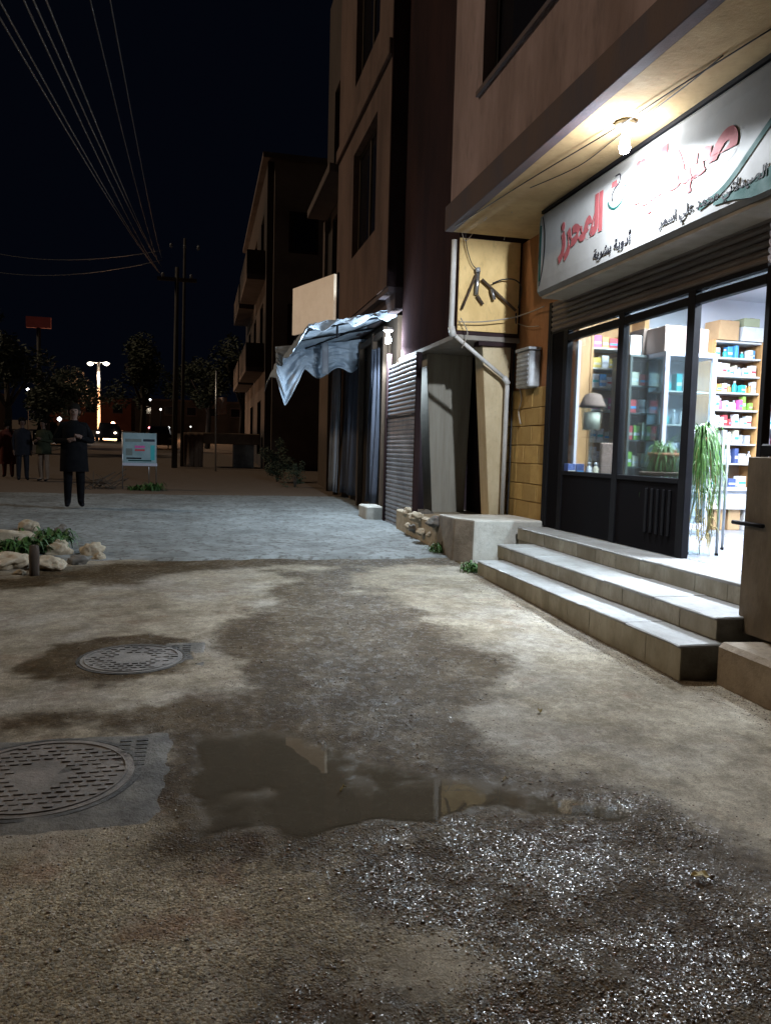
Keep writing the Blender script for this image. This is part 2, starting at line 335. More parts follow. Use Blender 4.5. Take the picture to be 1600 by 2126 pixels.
def groundmat():
    m, nt, p = nodes('street_ground'); L = nt.links.new
    A = {}
    for k in ('wet', 'gravel', 'dry', 'pud'):
        a = N(nt, 'ShaderNodeAttribute', attribute_name=k); A[k] = a.outputs['Fac']
    pos = N(nt, 'ShaderNodeNewGeometry').outputs['Position']
    mid = noise(nt, pos, 5, 6, .7); fine = noise(nt, pos, 60, 5, .75); big = noise(nt, pos, .9, 5, .6)
    wet = ramp(nt, mathn(nt, 'ADD', A['wet'], mathn(nt, 'MULTIPLY', mathn(nt, 'SUBTRACT', mathn(nt, 'ADD', mathn(nt, 'MULTIPLY', mid, .55), mathn(nt, 'MULTIPLY', noise(nt, pos, 24, 4, .7), .45)), .5), 2.3)), -.12, 1.12)
    wet = mathn(nt, 'MAXIMUM', wet, A['pud'])
    grv = mathn(nt, 'MAXIMUM', A['gravel'], mathn(nt, 'MULTIPLY', A['dry'], .8))
    grv = ramp(nt, mathn(nt, 'ADD', grv, mathn(nt, 'MULTIPLY', mathn(nt, 'SUBTRACT', noise(nt, pos, 9, 5, .7), .5), 1.6)), .1, .9)
    dust = mixc(nt, ramp(nt, mid, .35, .65), (.40, .365, .30), (.265, .235, .185))
    dust = mixc(nt, ramp(nt, big, .45, .65), dust, (.41, .395, .37))
    dust = mixc(nt, mathn(nt, 'MULTIPLY', ramp(nt, noise(nt, pos, 2.2, 5, .7), .55, .72), .5), dust, (.24, .14, .09))
    dust = mixc(nt, mathn(nt, 'MULTIPLY', ramp(nt, noise(nt, pos, 17, 6, .75), .47, .58), .42), dust, (.16, .14, .115))
    vo = N(nt, 'ShaderNodeTexVoronoi'); vo.inputs['Scale'].default_value = 95; L(pos, vo.inputs['Vector'])
    vo2 = N(nt, 'ShaderNodeTexVoronoi'); vo2.inputs['Scale'].default_value = 210; L(pos, vo2.inputs['Vector'])
    sp = N(nt, 'ShaderNodeSeparateColor'); L(vo.outputs['Color'], sp.inputs[0])
    stone = mixc(nt, sp.outputs[0], (.15, .13, .092), (.48, .42, .30))
    stone = mixc(nt, ramp(nt, sp.outputs[1], .86, .95), stone, (.46, .42, .36))
    stone = mixc(nt, mathn(nt, 'MULTIPLY', ramp(nt, noise(nt, pos, 3, 4, .6), .52, .68), .6), stone, (.24, .11, .055))
    col = mixc(nt, mathn(nt, 'MULTIPLY', grv, .85), dust, stone)
    sp2 = N(nt, 'ShaderNodeSeparateColor'); L(vo2.outputs['Color'], sp2.inputs[0])
    col = mixc(nt, mathn(nt, 'MULTIPLY', ramp(nt, sp2.outputs[0], .75, .95), .35), col, (.07, .055, .045))
    gt_ = noise(nt, pos, 34, 6, .82); col = mixc(nt, .8, col, mixc(nt, ramp(nt, gt_, .38, .62), (.58, .56, .52), (1.22, 1.22, 1.2)), 'MULTIPLY'); pt_ = noise(nt, pos, 1.6, 5, .7); col = mixc(nt, .8, col, mixc(nt, ramp(nt, pt_, .36, .64), (.74, .70, .62), (1.15, 1.15, 1.12)), 'MULTIPLY')
    gr_ = noise(nt, pos, 150, 3, .8); col = mixc(nt, .55, col, mixc(nt, ramp(nt, gr_, .32, .68), (.45, .43, .4), (1.2, 1.18, 1.15)), 'MULTIPLY')
    mud = mixc(nt, 1.0, col, (.24, .182, .108), 'MULTIPLY'); col = mixc(nt, mathn(nt, 'MULTIPLY', wet, 1.0), col, mud)
    col = mixc(nt, mathn(nt, 'MULTIPLY', A['pud'], .8), col, (.10, .082, .058))
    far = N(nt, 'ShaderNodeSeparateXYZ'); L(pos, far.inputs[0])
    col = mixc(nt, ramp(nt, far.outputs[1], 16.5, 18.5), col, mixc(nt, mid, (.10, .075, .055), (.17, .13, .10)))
    L(col, p.inputs['Base Color'])
    ro = mathn(nt, 'SUBTRACT', .9, mathn(nt, 'MULTIPLY', wet, .22)); ro = mathn(nt, 'SUBTRACT', ro, mathn(nt, 'MULTIPLY', mathn(nt, 'MULTIPLY', wet, ramp(nt, noise(nt, pos, 22, 3, .6), .52, .62)), .28))
    L(ro, p.inputs['Roughness']); L(mathn(nt, 'SUBTRACT', .4, mathn(nt, 'MULTIPLY', wet, .28)), p.inputs['Specular IOR Level']); vf = N(nt, 'ShaderNodeTexVoronoi'); vf.inputs['Scale'].default_value = 165; L(pos, vf.inputs['Vector'])
    gap = mathn(nt, 'SUBTRACT', 1, ramp(nt, vf.outputs['Distance'], .38, .6))
    L(mathn(nt, 'MULTIPLY', mathn(nt, 'MULTIPLY', wet, mathn(nt, 'ADD', .012, mathn(nt, 'MULTIPLY', mathn(nt, 'MULTIPLY', A['gravel'], ramp(nt, noise(nt, pos, 3.2, 5, .7), .42, .62)), .96))), gap), p.inputs['Coat Weight']); p.inputs['Coat Roughness'].default_value = .25; p.inputs['Coat IOR'].default_value = 1.85
    hgt = mathn(nt, 'ADD', mathn(nt, 'MULTIPLY', fine, .8), mathn(nt, 'MULTIPLY', mathn(nt, 'SUBTRACT', 1, vo.outputs['Distance']), mathn(nt, 'ADD', mathn(nt, 'MULTIPLY', grv, 1.1), .15)))
    hgt = mathn(nt, 'ADD', hgt, mathn(nt, 'MULTIPLY', mathn(nt, 'SUBTRACT', 1, vo2.outputs['Distance']), mathn(nt, 'ADD', mathn(nt, 'MULTIPLY', grv, .3), .15)))
    bn = N(nt, 'ShaderNodeBump'); bn.inputs['Distance'].default_value = .0075; L(hgt, bn.inputs['Height'])
    L(mathn(nt, 'SUBTRACT', 1.0, mathn(nt, 'MULTIPLY', A['pud'], .7)), bn.inputs['Strength']); L(bn.outputs[0], p.inputs['Normal'])
    sub = N(nt, 'ShaderNodeVectorMath', operation='SUBTRACT'); L(vf.outputs['Color'], sub.inputs[0]); sub.inputs[1].default_value = (.5, .5, .5)
    scl = N(nt, 'ShaderNodeVectorMath', operation='SCALE'); L(sub.outputs[0], scl.inputs[0]); L(mathn(nt, 'ADD', .42, mathn(nt, 'MULTIPLY', A['gravel'], .2)), scl.inputs['Scale'])
    gn = N(nt, 'ShaderNodeNewGeometry').outputs['Normal']; add = N(nt, 'ShaderNodeVectorMath', operation='ADD'); L(gn, add.inputs[0]); L(scl.outputs[0], add.inputs[1])
    nrm_ = N(nt, 'ShaderNodeVectorMath', operation='NORMALIZE'); L(add.outputs[0], nrm_.inputs[0]); L(nrm_.outputs[0], p.inputs['Coat Normal'])
    return m
ground = obj('ground', gme, groundmat()); ground['kind'] = 'structure'

# water lying in the hollows
def watermat():
    m = bpy.data.materials.new('puddle_water'); m.use_nodes = True; nt = m.node_tree; nt.nodes.clear()
    out = N(nt, 'ShaderNodeOutputMaterial'); tr = N(nt, 'ShaderNodeBsdfTransparent'); gl = N(nt, 'ShaderNodeBsdfGlossy')
    tr.inputs[0].default_value = (.78, .72, .60, 1); gl.inputs['Roughness'].default_value = .015
    fr = N(nt, 'ShaderNodeFresnel'); fr.inputs[0].default_value = 1.33; mx = N(nt, 'ShaderNodeMixShader')
    bn = N(nt, 'ShaderNodeBump'); bn.inputs['Strength'].default_value = .04; bn.inputs['Distance'].default_value = .01
    pos = N(nt, 'ShaderNodeNewGeometry').outputs['Position']; nt.links.new(noise(nt, pos, 5, 2, .5), bn.inputs['Height'])
    nt.links.new(bn.outputs[0], gl.inputs['Normal']); nt.links.new(bn.outputs[0], fr.inputs['Normal'])
    df = N(nt, 'ShaderNodeBsdfDiffuse'); m0 = N(nt, 'ShaderNodeMixShader'); nt.links.new(mixc(nt, noise(nt, pos, 4, 4, .6), (.11, .095, .073), (.15, .13, .10)), df.inputs[0]); m0.inputs[0].default_value = .40
    nt.links.new(tr.outputs[0], m0.inputs[1]); nt.links.new(df.outputs[0], m0.inputs[2])
    nt.links.new(mathn(nt, 'MULTIPLY', fr.outputs[0], .9), mx.inputs[0]); nt.links.new(m0.outputs[0], mx.inputs[1]); nt.links.new(gl.outputs[0], mx.inputs[2]); dp = N(nt, 'ShaderNodeAttribute', attribute_name='depth').outputs['Fac']; t2 = N(nt, 'ShaderNodeBsdfTransparent'); m9 = N(nt, 'ShaderNodeMixShader')
    nt.links.new(ramp(nt, dp, .0, .009), m9.inputs[0]); nt.links.new(t2.outputs[0], m9.inputs[1]); nt.links.new(mx.outputs[0], m9.inputs[2]); nt.links.new(m9.outputs[0], out.inputs[0]); return m
m_water = watermat()
for k, (poly, lv) in enumerate(zip(PUD, LEVEL)):
    cx = sum(p[0] for p in poly)/len(poly); cy = sum(p[1] for p in poly)/len(poly)
    px_ = [p[0] for p in poly]; py_ = [p[1] for p in poly]
    gx_ = np.arange(min(px_)-.12, max(px_)+.12, .02); gy_ = np.arange(min(py_)-.12, max(py_)+.12, .02); X_, Y_ = np.meshgrid(gx_, gy_); fx_, fy_ = X_.ravel(), Y_.ravel()
    dep = lv - fields(fx_, fy_)[0]; ins = sdist(fx_, fy_, poly) > -.11
    ii = np.arange(len(fx_)).reshape(X_.shape); qd = np.stack([ii[:-1, :-1], ii[:-1, 1:], ii[1:, 1:], ii[1:, :-1]], -1).reshape(-1, 4); qd = qd[ins[qd].all(1)]
    used, inv = np.unique(qd, return_inverse=True); me = npmesh('puddle', np.stack([fx_[used], fy_[used], np.full(len(used), lv)], -1), inv.reshape(qd.shape)); addattr(me, 'depth', dep[used]); shade(me, True)
    o = obj('puddle', me, m_water); o['kind'] = 'structure'

# loose gravel, real stones on the wet patch
def gravel():
    ico = bmesh.new(); bmesh.ops.create_icosphere(ico, subdivisions=1, radius=1); iv = np.array([v.co[:] for v in ico.verts]); fi = np.array([[v.index for v in f.verts] for f in ico.faces]); ico.free()
    n = 130000; x = rng.uniform(-.8, 3.2, n); y = 1.35+rng.uniform(0, 1, n)**1.7*6.2
    h, wet, gr, dry, pd = fields(x, y)
    clump = sst(fbm(x, y, 5, 3, 77), .38, .62)
    foot = (sst(x, 2.55, 2.86)*(x < 2.9)*(y > 4.1)*(y < 7.9) + sst(x, 2.8, 3.06)*(x < 3.1)*(y < 4.1))
    keep = rng.uniform(0, 1, n) < .9*foot + (gr*(.25+.75*clump) + .25*dry + .12*wet + .012)*(1-.93*pd); x, y, h = x[keep], y[keep], h[keep]
    n = len(x); s = rng.uniform(.0018, .0040, n)*np.where(rng.uniform(0, 1, n) < .06, 1.8, 1)
    sc = np.stack([s*rng.uniform(.8, 1.4, n), s*rng.uniform(.8, 1.4, n), s*rng.uniform(.35, .6, n)], -1)
    a = rng.uniform(0, 6.28, n); t = rng.uniform(-.3, .3, n)
    v = iv[None]*(1+rng.uniform(-.22, .22, (n, len(iv), 1)))*sc[:, None, :]
    ca, sa, ct, st = np.cos(a)[:, None], np.sin(a)[:, None], np.cos(t)[:, None], np.sin(t)[:, None]
    X, Y, Z = v[..., 0], v[..., 1]*ct-v[..., 2]*st, v[..., 1]*st+v[..., 2]*ct
    X, Y = X*ca-Y*sa, X*sa+Y*ca
    V = np.stack([X+x[:, None], Y+y[:, None], Z+h[:, None]+s[:, None]*.25], -1).reshape(-1, 3)
    F = (fi[None]+(np.arange(n)*len(iv))[:, None, None]).reshape(-1, 3)
    me = npmesh('gravel', V, F)
    m, nt, p = nodes('wet_gravel'); ri = N(nt, 'ShaderNodeNewGeometry').outputs['Random Per Island']
    cr = N(nt, 'ShaderNodeValToRGB'); nt.links.new(ri, cr.inputs[0]); e = cr.color_ramp.elements
    e[0].color = (.05, .042, .032, 1); e[1].color = (.36, .32, .27, 1); e[1].position = .97
    q = e.new(.45); q.color = (.13, .10, .07, 1); q = e.new(.8); q.color = (.17, .10, .06, 1)
    nt.links.new(cr.outputs[0], p.inputs['Base Color']); p.inputs['Roughness'].default_value = .3; p.inputs['Coat Weight'].default_value = 1; p.inputs['Coat IOR'].default_value = 1.75; p.inputs['Coat Roughness'].default_value = .2
    o = obj('gravel', me, m); o['kind'] = 'stuff'; o['label'] = 'small wet stones strewn over the asphalt near the puddle'; o['category'] = 'gravel'
    return n
NG = gravel()

# the concrete slab in front of the shuttered shop
axs = np.concatenate([np.arange(-7, -3, .3), np.arange(-3, 3.0, .045), [3.0, 3.2, 4.2]]); ays = np.arange(8.82, 17.9, .05)
AX, AY = np.meshgrid(axs, ays); ax_, ay_ = AX.ravel().copy(), AY.ravel().copy()
edge = (fbm(ax_, ay_*0, 2.5, 3, 5)-.5)*.25
ay_ = ay_ + edge*(1-sst(ay_, 8.8, 9.6)) + (fbm(ax_, ay_*0+3, .8, 3, 8)-.5)*.5*sst(ay_, 17, 17.9)
az_ = .02*(ay_-8) + .022 + (fbm(ax_, ay_, 2, 4, 50)-.5)*.03 + (fbm(ax_, ay_, 9, 3, 51)-.5)*.012
az_ = az_ - .06*(1-sst(ay_ - edge, 8.80, 8.95)) - .07*sst(ay_, 17.5, 18.0)
ai = np.arange(len(ax_)).reshape(len(ays), len(axs)); aq = np.stack([ai[:-1, :-1], ai[:-1, 1:], ai[1:, 1:], ai[1:, :-1]], -1).reshape(-1, 4)
def apronmat():
    m, nt, p = nodes('worn_concrete'); L = nt.links.new; pos = N(nt, 'ShaderNodeNewGeometry').outputs['Position']
    a = noise(nt, pos, 2.5, 6, .7); b = noise(nt, pos, 11, 5, .7); c = noise(nt, pos, 70, 4, .7)
    col = mixc(nt, ramp(nt, a, .35, .65), (.25, .275, .28), (.17, .185, .185)); col = mixc(nt, ramp(nt, b, .5, .62), col, (.11, .11, .105)); col = mixc(nt, .45, col, mixc(nt, ramp(nt, noise(nt, pos, 1.1, 5, .7), .36, .62), (.5, .5, .5), (1.15, 1.15, 1.15)), 'MULTIPLY')
    L(col, p.inputs['Base Color']); L(mathn(nt, 'ADD', .55, mathn(nt, 'MULTIPLY', b, .5)), p.inputs['Roughness'])
    bn = N(nt, 'ShaderNodeBump'); bn.inputs['Distance'].default_value = .012; bn.inputs['Strength'].default_value = .8
    L(mathn(nt, 'ADD', b, mathn(nt, 'MULTIPLY', c, .5)), bn.inputs['Height']); L(bn.outputs[0], p.inputs['Normal']); return m
ame = npmesh('pavement_slab', np.stack([ax_, ay_, az_], -1), aq); shade(ame, True)
apron = obj('pavement_slab', ame, apronmat()); apron['kind'] = 'structure'
m_road = M('asphalt', (.055, .052, .05), .7, (.04, .038, .037), 2, bump=.4, bs=60)
rv = []; rf = []
for i, y in enumerate(np.geomspace(24, 320, 40)): rv += [(-22, y, gz(y)+.02), (-7.5, y, gz(y)+.02)]
rf = [(2*i, 2*i+1, 2*i+3, 2*i+2) for i in range(39)]
ro = raw('road', rv, rf, m_road); ro['kind'] = 'structure'

# ------------------------------------------------------------------ pharmacy building
ph = thing('pharmacy_building', 'brown plastered building with cream soffit overhanging the lit pharmacy', 'building', (4.0, 6.5, 0))
XW = 2.93
def wall_with_hole(name, mat, par, x0, x1, ya, yb, za, zb, holes):
    """street wall x0..x1 with rectangular openings (y0,y1,z0,z1), built as butted blocks in one mesh"""
    ysn = sorted({ya, yb, *[h[0] for h in holes], *[h[1] for h in holes]}); zsn = sorted({za, zb, *[h[2] for h in holes], *[h[3] for h in holes]})
    b = MB(); cells = []
    def inside(i, j):
        cy = (ysn[i]+ysn[i+1])/2; cz = (zsn[j]+zsn[j+1])/2
        return 0 <= i < len(ysn)-1 and 0 <= j < len(zsn)-1 and not any(h[0] < cy < h[1] and h[2] < cz < h[3] for h in holes)
    ok = [[inside(i, j) for j in range(len(zsn)-1)] for i in range(len(ysn)-1)]
    V = {}
    def vv(x, i, j):
        k = (x, i, j)
        if k not in V: V[k] = b.bm.verts.new((x, ysn[i], zsn[j]))
        return V[k]
    def g(i, j): return 0 <= i < len(ok) and 0 <= j < len(ok[0]) and ok[i][j]
    for i in range(len(ok)):
        for j in range(len(ok[0])):
            if not ok[i][j]: continue
            for x in (x0, x1): b.bm.faces.new((vv(x, i, j), vv(x, i+1, j), vv(x, i+1, j+1), vv(x, i, j+1)))
            for (di, dj, p, q) in ((-1, 0, (i, j), (i, j+1)), (1, 0, (i+1, j), (i+1, j+1)), (0, -1, (i, j), (i+1, j)), (0, 1, (i, j+1), (i+1, j+1))):
                if not g(i+di, j+dj): b.bm.faces.new((vv(x0, *p), vv(x0, *q), vv(x1, *q), vv(x1, *p)))
    return b.build(name, mat, par)
wall_with_hole('wall', m_plaster, ph, XW, XW+.25, -3, 9.3, 4.30, 9.5, [(5.6, 8.3, 5.25, 7.1)])
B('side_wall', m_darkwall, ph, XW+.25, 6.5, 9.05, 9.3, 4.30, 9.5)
B('fascia_band', m_band, ph, XW-.05, XW+.06, -3, 9.35, 4.0, 4.296, .006)
B('soffit', m_soffit, ph, XW+.06, 4.4, -3, 9.34, 4.004, 4.29)
win = MB().box(XW+.14, XW+.2, 5.6, 8.3, 5.25, 5.33).box(XW+.14, XW+.2, 5.6, 8.3, 7.02, 7.1).box(XW+.14, XW+.2, 5.6, 5.68, 5.33, 7.02).box(XW+.14, XW+.2, 8.22, 8.3, 5.33, 7.02).box(XW+.14, XW+.2, 6.9, 6.98, 5.33, 7.02).build('window', m_black, ph)
B('pane', m_glassd, win, XW+.165, XW+.175, 5.68, 8.22, 5.33, 7.02)
B('window_sill', m_band, win, XW-.04, XW+.14, 5.5, 8.4, 5.19, 5.25, .006)
B('lintel_wall', m_orange, ph, 4.0, 4.15, -2, 8.55, 3.07, 4.0)
B('front_wall', m_orange, ph, 4.0, 4.2, -2, 4.84, .45, 3.07)
B('pier_wall', m_orange, ph, 4.0, 4.22, 8.55, 9.8, .0, 4.0)
# yellow stone facing on the pier, course by course
zt = .47; row = 0
tile_cache = {}
while zt < 2.05:
    hgt = [.24, .22, .25, .23][row % 4]; y = 8.56 + (-.2 if row % 2 else 0)
    while y < 9.72:
        y0 = max(y, 8.56); y1 = min(y+.42, 9.76)
        if y1-y0 > .06:
            dx = random.uniform(0, .008)
            B('stone_tile', m_ystone, ph, 3.972-dx, 4.001, y0+.004, y1-.004, zt+.004, zt+hgt-.004, .006)
        y += .42
    zt += hgt; row += 1
# interior shell of the shop
YB = 8.9
B('interior_far_wall', m_wallin, ph, 4.22, 7.7, YB, YB+.15, .45, 3.35)
B('interior_back_wall', m_wallin, ph, 7.55, 7.7, 2.2, YB, .45, 3.35)
B('interior_near_wall', m_wallin, ph, 4.2, 7.55, 2.2, 2.35, .45, 3.35)
B('interior_ceiling', m_wallin, ph, 4.15, 7.7, 2.2, YB+.15, 3.35, 3.45)
B('interior_side_wall', m_wallin, ph, 4.2, 4.23, 2.36, 4.8, .452, 3.35)
fl = B('interior_floor', m_floorin, ph, 4.0, 7.55, 2.35, YB, .20, .452)

# rolled shutter above the window
sh = thing('roller_shutter', 'half rolled brown slatted shutter under the pharmacy signboard', 'shutter', (3.97, 6.5, 2.71))
B('guide_rail', m_black, sh, 3.93, 3.99, 8.46, 8.53, .46, 3.06)
zz = 2.715
sl0 = MB().poly([(3.945, 4.90, 0), (3.93, 4.90, .02), (3.93, 4.90, .04), (3.945, 4.90, .056), (3.96, 4.90, .056), (3.96, 4.90, 0)], (0, 3.55, 0))
me0 = bpy.data.meshes.new('slat'); bmesh.ops.recalc_face_normals(sl0.bm, faces=sl0.bm.faces[:]); sl0.bm.to_mesh(me0); sl0.bm.free(); me0.materials.append(m_shut); me0.transform(Matrix.Translation((-3.97, -6.5, 0)))
for k in range(6):
    o = link(bpy.data.objects.new('slat', me0)); o.parent = sh; o.location = (0, 0, .005+k*.058)
B('bottom_rail', m_black, sh, 3.935, 3.965, 4.9, 8.45, 2.690, 2.714)

# signboard
SX = 3.60
sg = thing('signboard', 'long white pharmacy signboard with red lettering above the shop window', 'sign', (3.7, 6, 3.05))
prof = [(3.64, 3.05), (3.605, 3.09), (SX, 3.2), (SX, 3.8), (3.61, 3.90), (3.64, 3.935)]
body = MB(); body.poly([(x, 2.9, z) for x, z in prof] + [(3.92, 2.9, 3.935), (3.92, 2.9, 3.05)], (0, 8.12-2.9, 0)); bodyo = body.build('sign_face', m_sign, sg)
MB().poly([(x, 8.122, z) for x, z in prof] + [(3.93, 8.122, 3.94), (3.93, 8.122, 3.045)], (0, .03, 0)).build('end_cap', m_signside, sg)
B('underside', m_signunder, sg, 3.645, 3.93, 2.9, 8.12, 3.022, 3.047)
B('top_trim', m_black, sg, 3.62, 3.95, 2.9, 8.16, 3.942, 3.975)
TXT = Matrix(((0, 0, -1, 0), (-1, 0, 0, 0), (0, 1, 0, 0), (0, 0, 0, 1)))
def arabic(name, codes, mat, ua, va, ub, vb, zlo, zhi, bold=.0, par=None, x=SX-.004):
    """text between picture points a (left) and b (right) on the sign plane, between heights zlo and zhi"""
    ya, yb = atx(ua, va, SX).y, atx(ub, vb, SX).y
    cu = bpy.data.curves.new(name, 'FONT'); cu.body = ''.join(' ' if c == 0 else chr(c) for c in reversed(codes)); cu.extrude = .004; cu.offset = bold; cu.resolution_u = 4
    to = bpy.data.objects.new(name, cu); C.objects.link(to); dg = bpy.context.evaluated_depsgraph_get(); me = bpy.data.meshes.new_from_object(to.evaluated_get(dg)); bpy.data.objects.remove(to)
    co = np.array([v.co[:] for v in me.vertices]); lo, hi = co.min(0), co.max(0)
    co[:, 0] = (co[:, 0]-lo[0])/(hi[0]-lo[0])*abs(ya-yb); co[:, 1] = zlo + (co[:, 1]-lo[1])/(hi[1]-lo[1])*(zhi-zlo)
    par_ = list(range(len(co)))                     # glyphs that touch are kept a hair apart in depth
    def find(i):
        while par_[i] != i: par_[i] = par_[par_[i]]; i = par_[i]
        return i
    for e_ in me.edges: par_[find(e_.vertices[0])] = find(e_.vertices[1])
    roots = sorted({find(i) for i in range(len(co))}, key=lambda i: co[i, 0]); lay = {r_: (k_ % 5)*.0004 for k_, r_ in enumerate(roots)}
    sh_ = np.array([lay[find(i)] for i in range(len(co))])
    out = np.stack([x-co[:, 2]*.2-sh_, ya-co[:, 0], co[:, 1]], -1); me.vertices.foreach_set('co', out.ravel()); me.update(); me.name = name; me.materials.clear()
    return obj(name, me, mat, par)
arabic('red_lettering', [0xFEBB, 0xFEF4, 0xFEAA, 0xFEDF, 0xFEF4, 0xFE94], m_red, 1312, 390, 1532, 290, 3.32, 3.81, .055, sg)
arabic('red_lettering', [0xFE8D, 0xFEDF, 0xFEE4, 0xFEA4, 0xFEAE, 0xFEAF], m_red, 1160, 500, 1252, 425, 3.28, 3.76, .05, sg)
arabic('black_lettering', [0xFE83, 0xFEA9, 0xFEED, 0xFEF3, 0xFE94, 0, 0xFE91, 0xFEB8, 0xFEAE, 0xFEF3, 0xFE94], m_ink, 1233, 510, 1313, 465, 3.13, 3.27, .02, sg)
arabic('black_lettering', [0xFE8D, 0xFEDF, 0xFEBC, 0xFEF4, 0xFEAA, 0xFEFB, 0xFEE7, 0xFEF2, 0, 0xFEE3, 0xFEA4, 0xFEE4, 0xFEAA, 0, 0xFECB, 0xFEE0, 0xFEF2, 0, 0xFE8D, 0xFEB3, 0xFEE4, 0xFEAE], m_ink, 1368, 455, 1592, 362, 3.12, 3.25, .02, sg)
def strip(name, pts, wid, mat, par, x):
    """flat printed band on the sign face following (y,z) points"""
    pts = [Vector((0, a, b)) for a, b in pts]; v = []; n = len(pts)
    for i, p in enumerate(pts):
        d = (pts[min(i+1, n-1)]-pts[max(i-1, 0)]).normalized(); q = Vector((0, -d.z, d.y)); wd = wid[i] if isinstance(wid, list) else wid
        v += [(x, *(p+q*wd/2)[1:]), (x, *(p-q*wd/2)[1:])]
    return raw(name, v, [(2*i, 2*i+1, 2*i+3, 2*i+2) for i in range(n-1)], mat, par)
def sp_(u, v): p = atx(u, v, SX); return (p.y, p.z)
def smooth(pts, k=6):
    out = []; n = len(pts)
    for i in range(n-1):
        p0, p1, p2, p3 = pts[max(i-1, 0)], pts[i], pts[i+1], pts[min(i+2, n-1)]
        for j in range(k):
            t = j/k; out.append(tuple(.5*((2*p1[a])+(-p0[a]+p2[a])*t+(2*p0[a]-5*p1[a]+4*p2[a]-p3[a])*t*t+(-p0[a]+3*p1[a]-3*p2[a]+p3[a])*t**3) for a in range(len(p1))))
    return out+[pts[-1]]
lg = smooth([sp_(*q) for q in [(1277, 366), (1287, 362), (1286, 378), (1276, 392), (1270, 408), (1272, 418)]])
strip('snake_emblem', lg, [.012+.008*math.sin(i/len(lg)*3.1) for i in range(len(lg))], m_ink, sg, SX-.003)
strip('cup_emblem', smooth([sp_(*q) for q in [(1262, 420), (1266, 430), (1275, 433), (1286, 424), (1294, 410), (1299, 392), (1296, 378)]]), .016, m_teal, sg, SX-.0045)
strip('emblem_mark', smooth([sp_(*q) for q in [(1270, 385), (1278, 381), (1281, 377)]]), .05, m_red, sg, SX-.0038)
strip('teal_swoosh', smooth([(5.0-.0*i, 0) for i in range(0)] + [sp_(*q) for q in [(1640, 200), (1600, 252), (1560, 310), (1520, 368), (1490, 402), (1450, 432)]]), .045, m_teal, sg, SX-.0035)
strip('teal_swoosh', smooth([sp_(*q) for q in [(1640, 352), (1600, 368), (1560, 392), (1520, 405), (1480, 424)]]), [.2-.18*i/24 for i in range(25)], m_teal, sg, SX-.0030)
strip('teal_swoosh', smooth([(8.06, 3.88), (8.0, 3.70), (7.99, 3.5), (8.03, 3.3), (8.10, 3.15)]), .022, m_ink, sg, SX-.0035)
strip('teal_swoosh', [(8.10, 3.80), (8.095, 3.2)], .04, m_teal, sg, SX-.0042)

# bulb under the soffit
def bulb(name, label, loc, power, color, radius, r=.045, es=60, spot=None):
    t = thing(name, label, 'lamp', loc); x, y, z = loc
    MB().lathe((x, y, z), [(.02, .0), (.055, .01), (.085, .03), (.085, .05), (.06, .075), (.02, .085)], 16).build('socket', m_pvc, t, True)
    bo = MB().lathe((x, y, z), [(.012, -.185), (.035, -.175), (r, -.14), (r*.9, -.10), (.025, -.05), (.025, 0)], 16).build('glass_bulb', glow(name+'_glow', color, es), t, True)
    l = bpy.data.lights.new(name+'_light', 'POINT'); l.energy = power; l.color = color; l.shadow_soft_size = radius
    lo = link(bpy.data.objects.new(name+'_light', l)); lo.parent = t; lo.location = (0, 0, -.15)
    if spot:                                   # an LED bulb throws most of its light out of its front half
        l2 = bpy.data.lights.new(name+'_beam', 'SPOT'); l2.energy = spot[0]; l2.color = color; l2.spot_size = math.radians(spot[2]); l2.spot_blend = .16; l2.shadow_soft_size = radius
        o2 = link(bpy.data.objects.new(name+'_beam', l2)); o2.parent = t; o2.location = (0, 0, -.16); o2.rotation_euler = Vector(spot[1]).to_track_quat('-Z', 'Y').to_euler()
    return t
bulb('soffit_lamp', 'bare white bulb in a round socket on the cream soffit', (3.32, 5.90, 3.94), 40, (.87, .935, 1), .05, spot=(540, (-.12, .12, -1), 178))

# shop front
sf = thing('glazed_facade', 'black framed glass front of the pharmacy with solid lower panels', 'facade', (3.97, 6.5, .452))
X0, X1 = 3.93, 4.0
def post(y0, y1, z0=.455, z1=2.69): return B('post', m_black, sf, X0, X1, y0, y1, z0, z1, .006)
post(8.40, 8.455); post(8.02, 8.12); post(6.84, 6.94); post(5.73, 5.83); post(4.845, 4.90)
for a, b in ((6.94, 8.02), (5.83, 6.84), (4.90, 5.73)):
    B('transom_bar', m_black, sf, X0+.003, X1-.003, a, b, 2.565, 2.64, .005)
    B('head_bar', m_black, sf, X0+.006, X1-.006, a, b, 2.675, 2.69)
    B('pane', m_glass, sf, 3.962, 3.968, a, b, 2.64, 2.675)
B('side_panel', m_kick, sf, X0+.01, X1-.01, 8.12, 8.40, .456, 2.69)
B('side_mullion', m_alu, sf, X1+.02, X1+.05, 7.93, 7.99, 1.12, 2.56)
for a, b in ((6.94, 8.02), (5.83, 6.84)):
    k = B('lower_panel', m_kick, sf, X0+.012, X1-.012, a, b, .456, 1.08)
    B('sill_bar', m_black, sf, X0+.002, X1-.002, a, b, 1.08, 1.125, .005)
    B('pane', m_glass, sf, 3.962, 3.968, a, b, 1.125, 2.565)
for i in range(5): B('louvre', m_black, sf, X0-.004, X0+.012, 5.92+i*.09, 5.96+i*.09, .62, 1.02, .004)

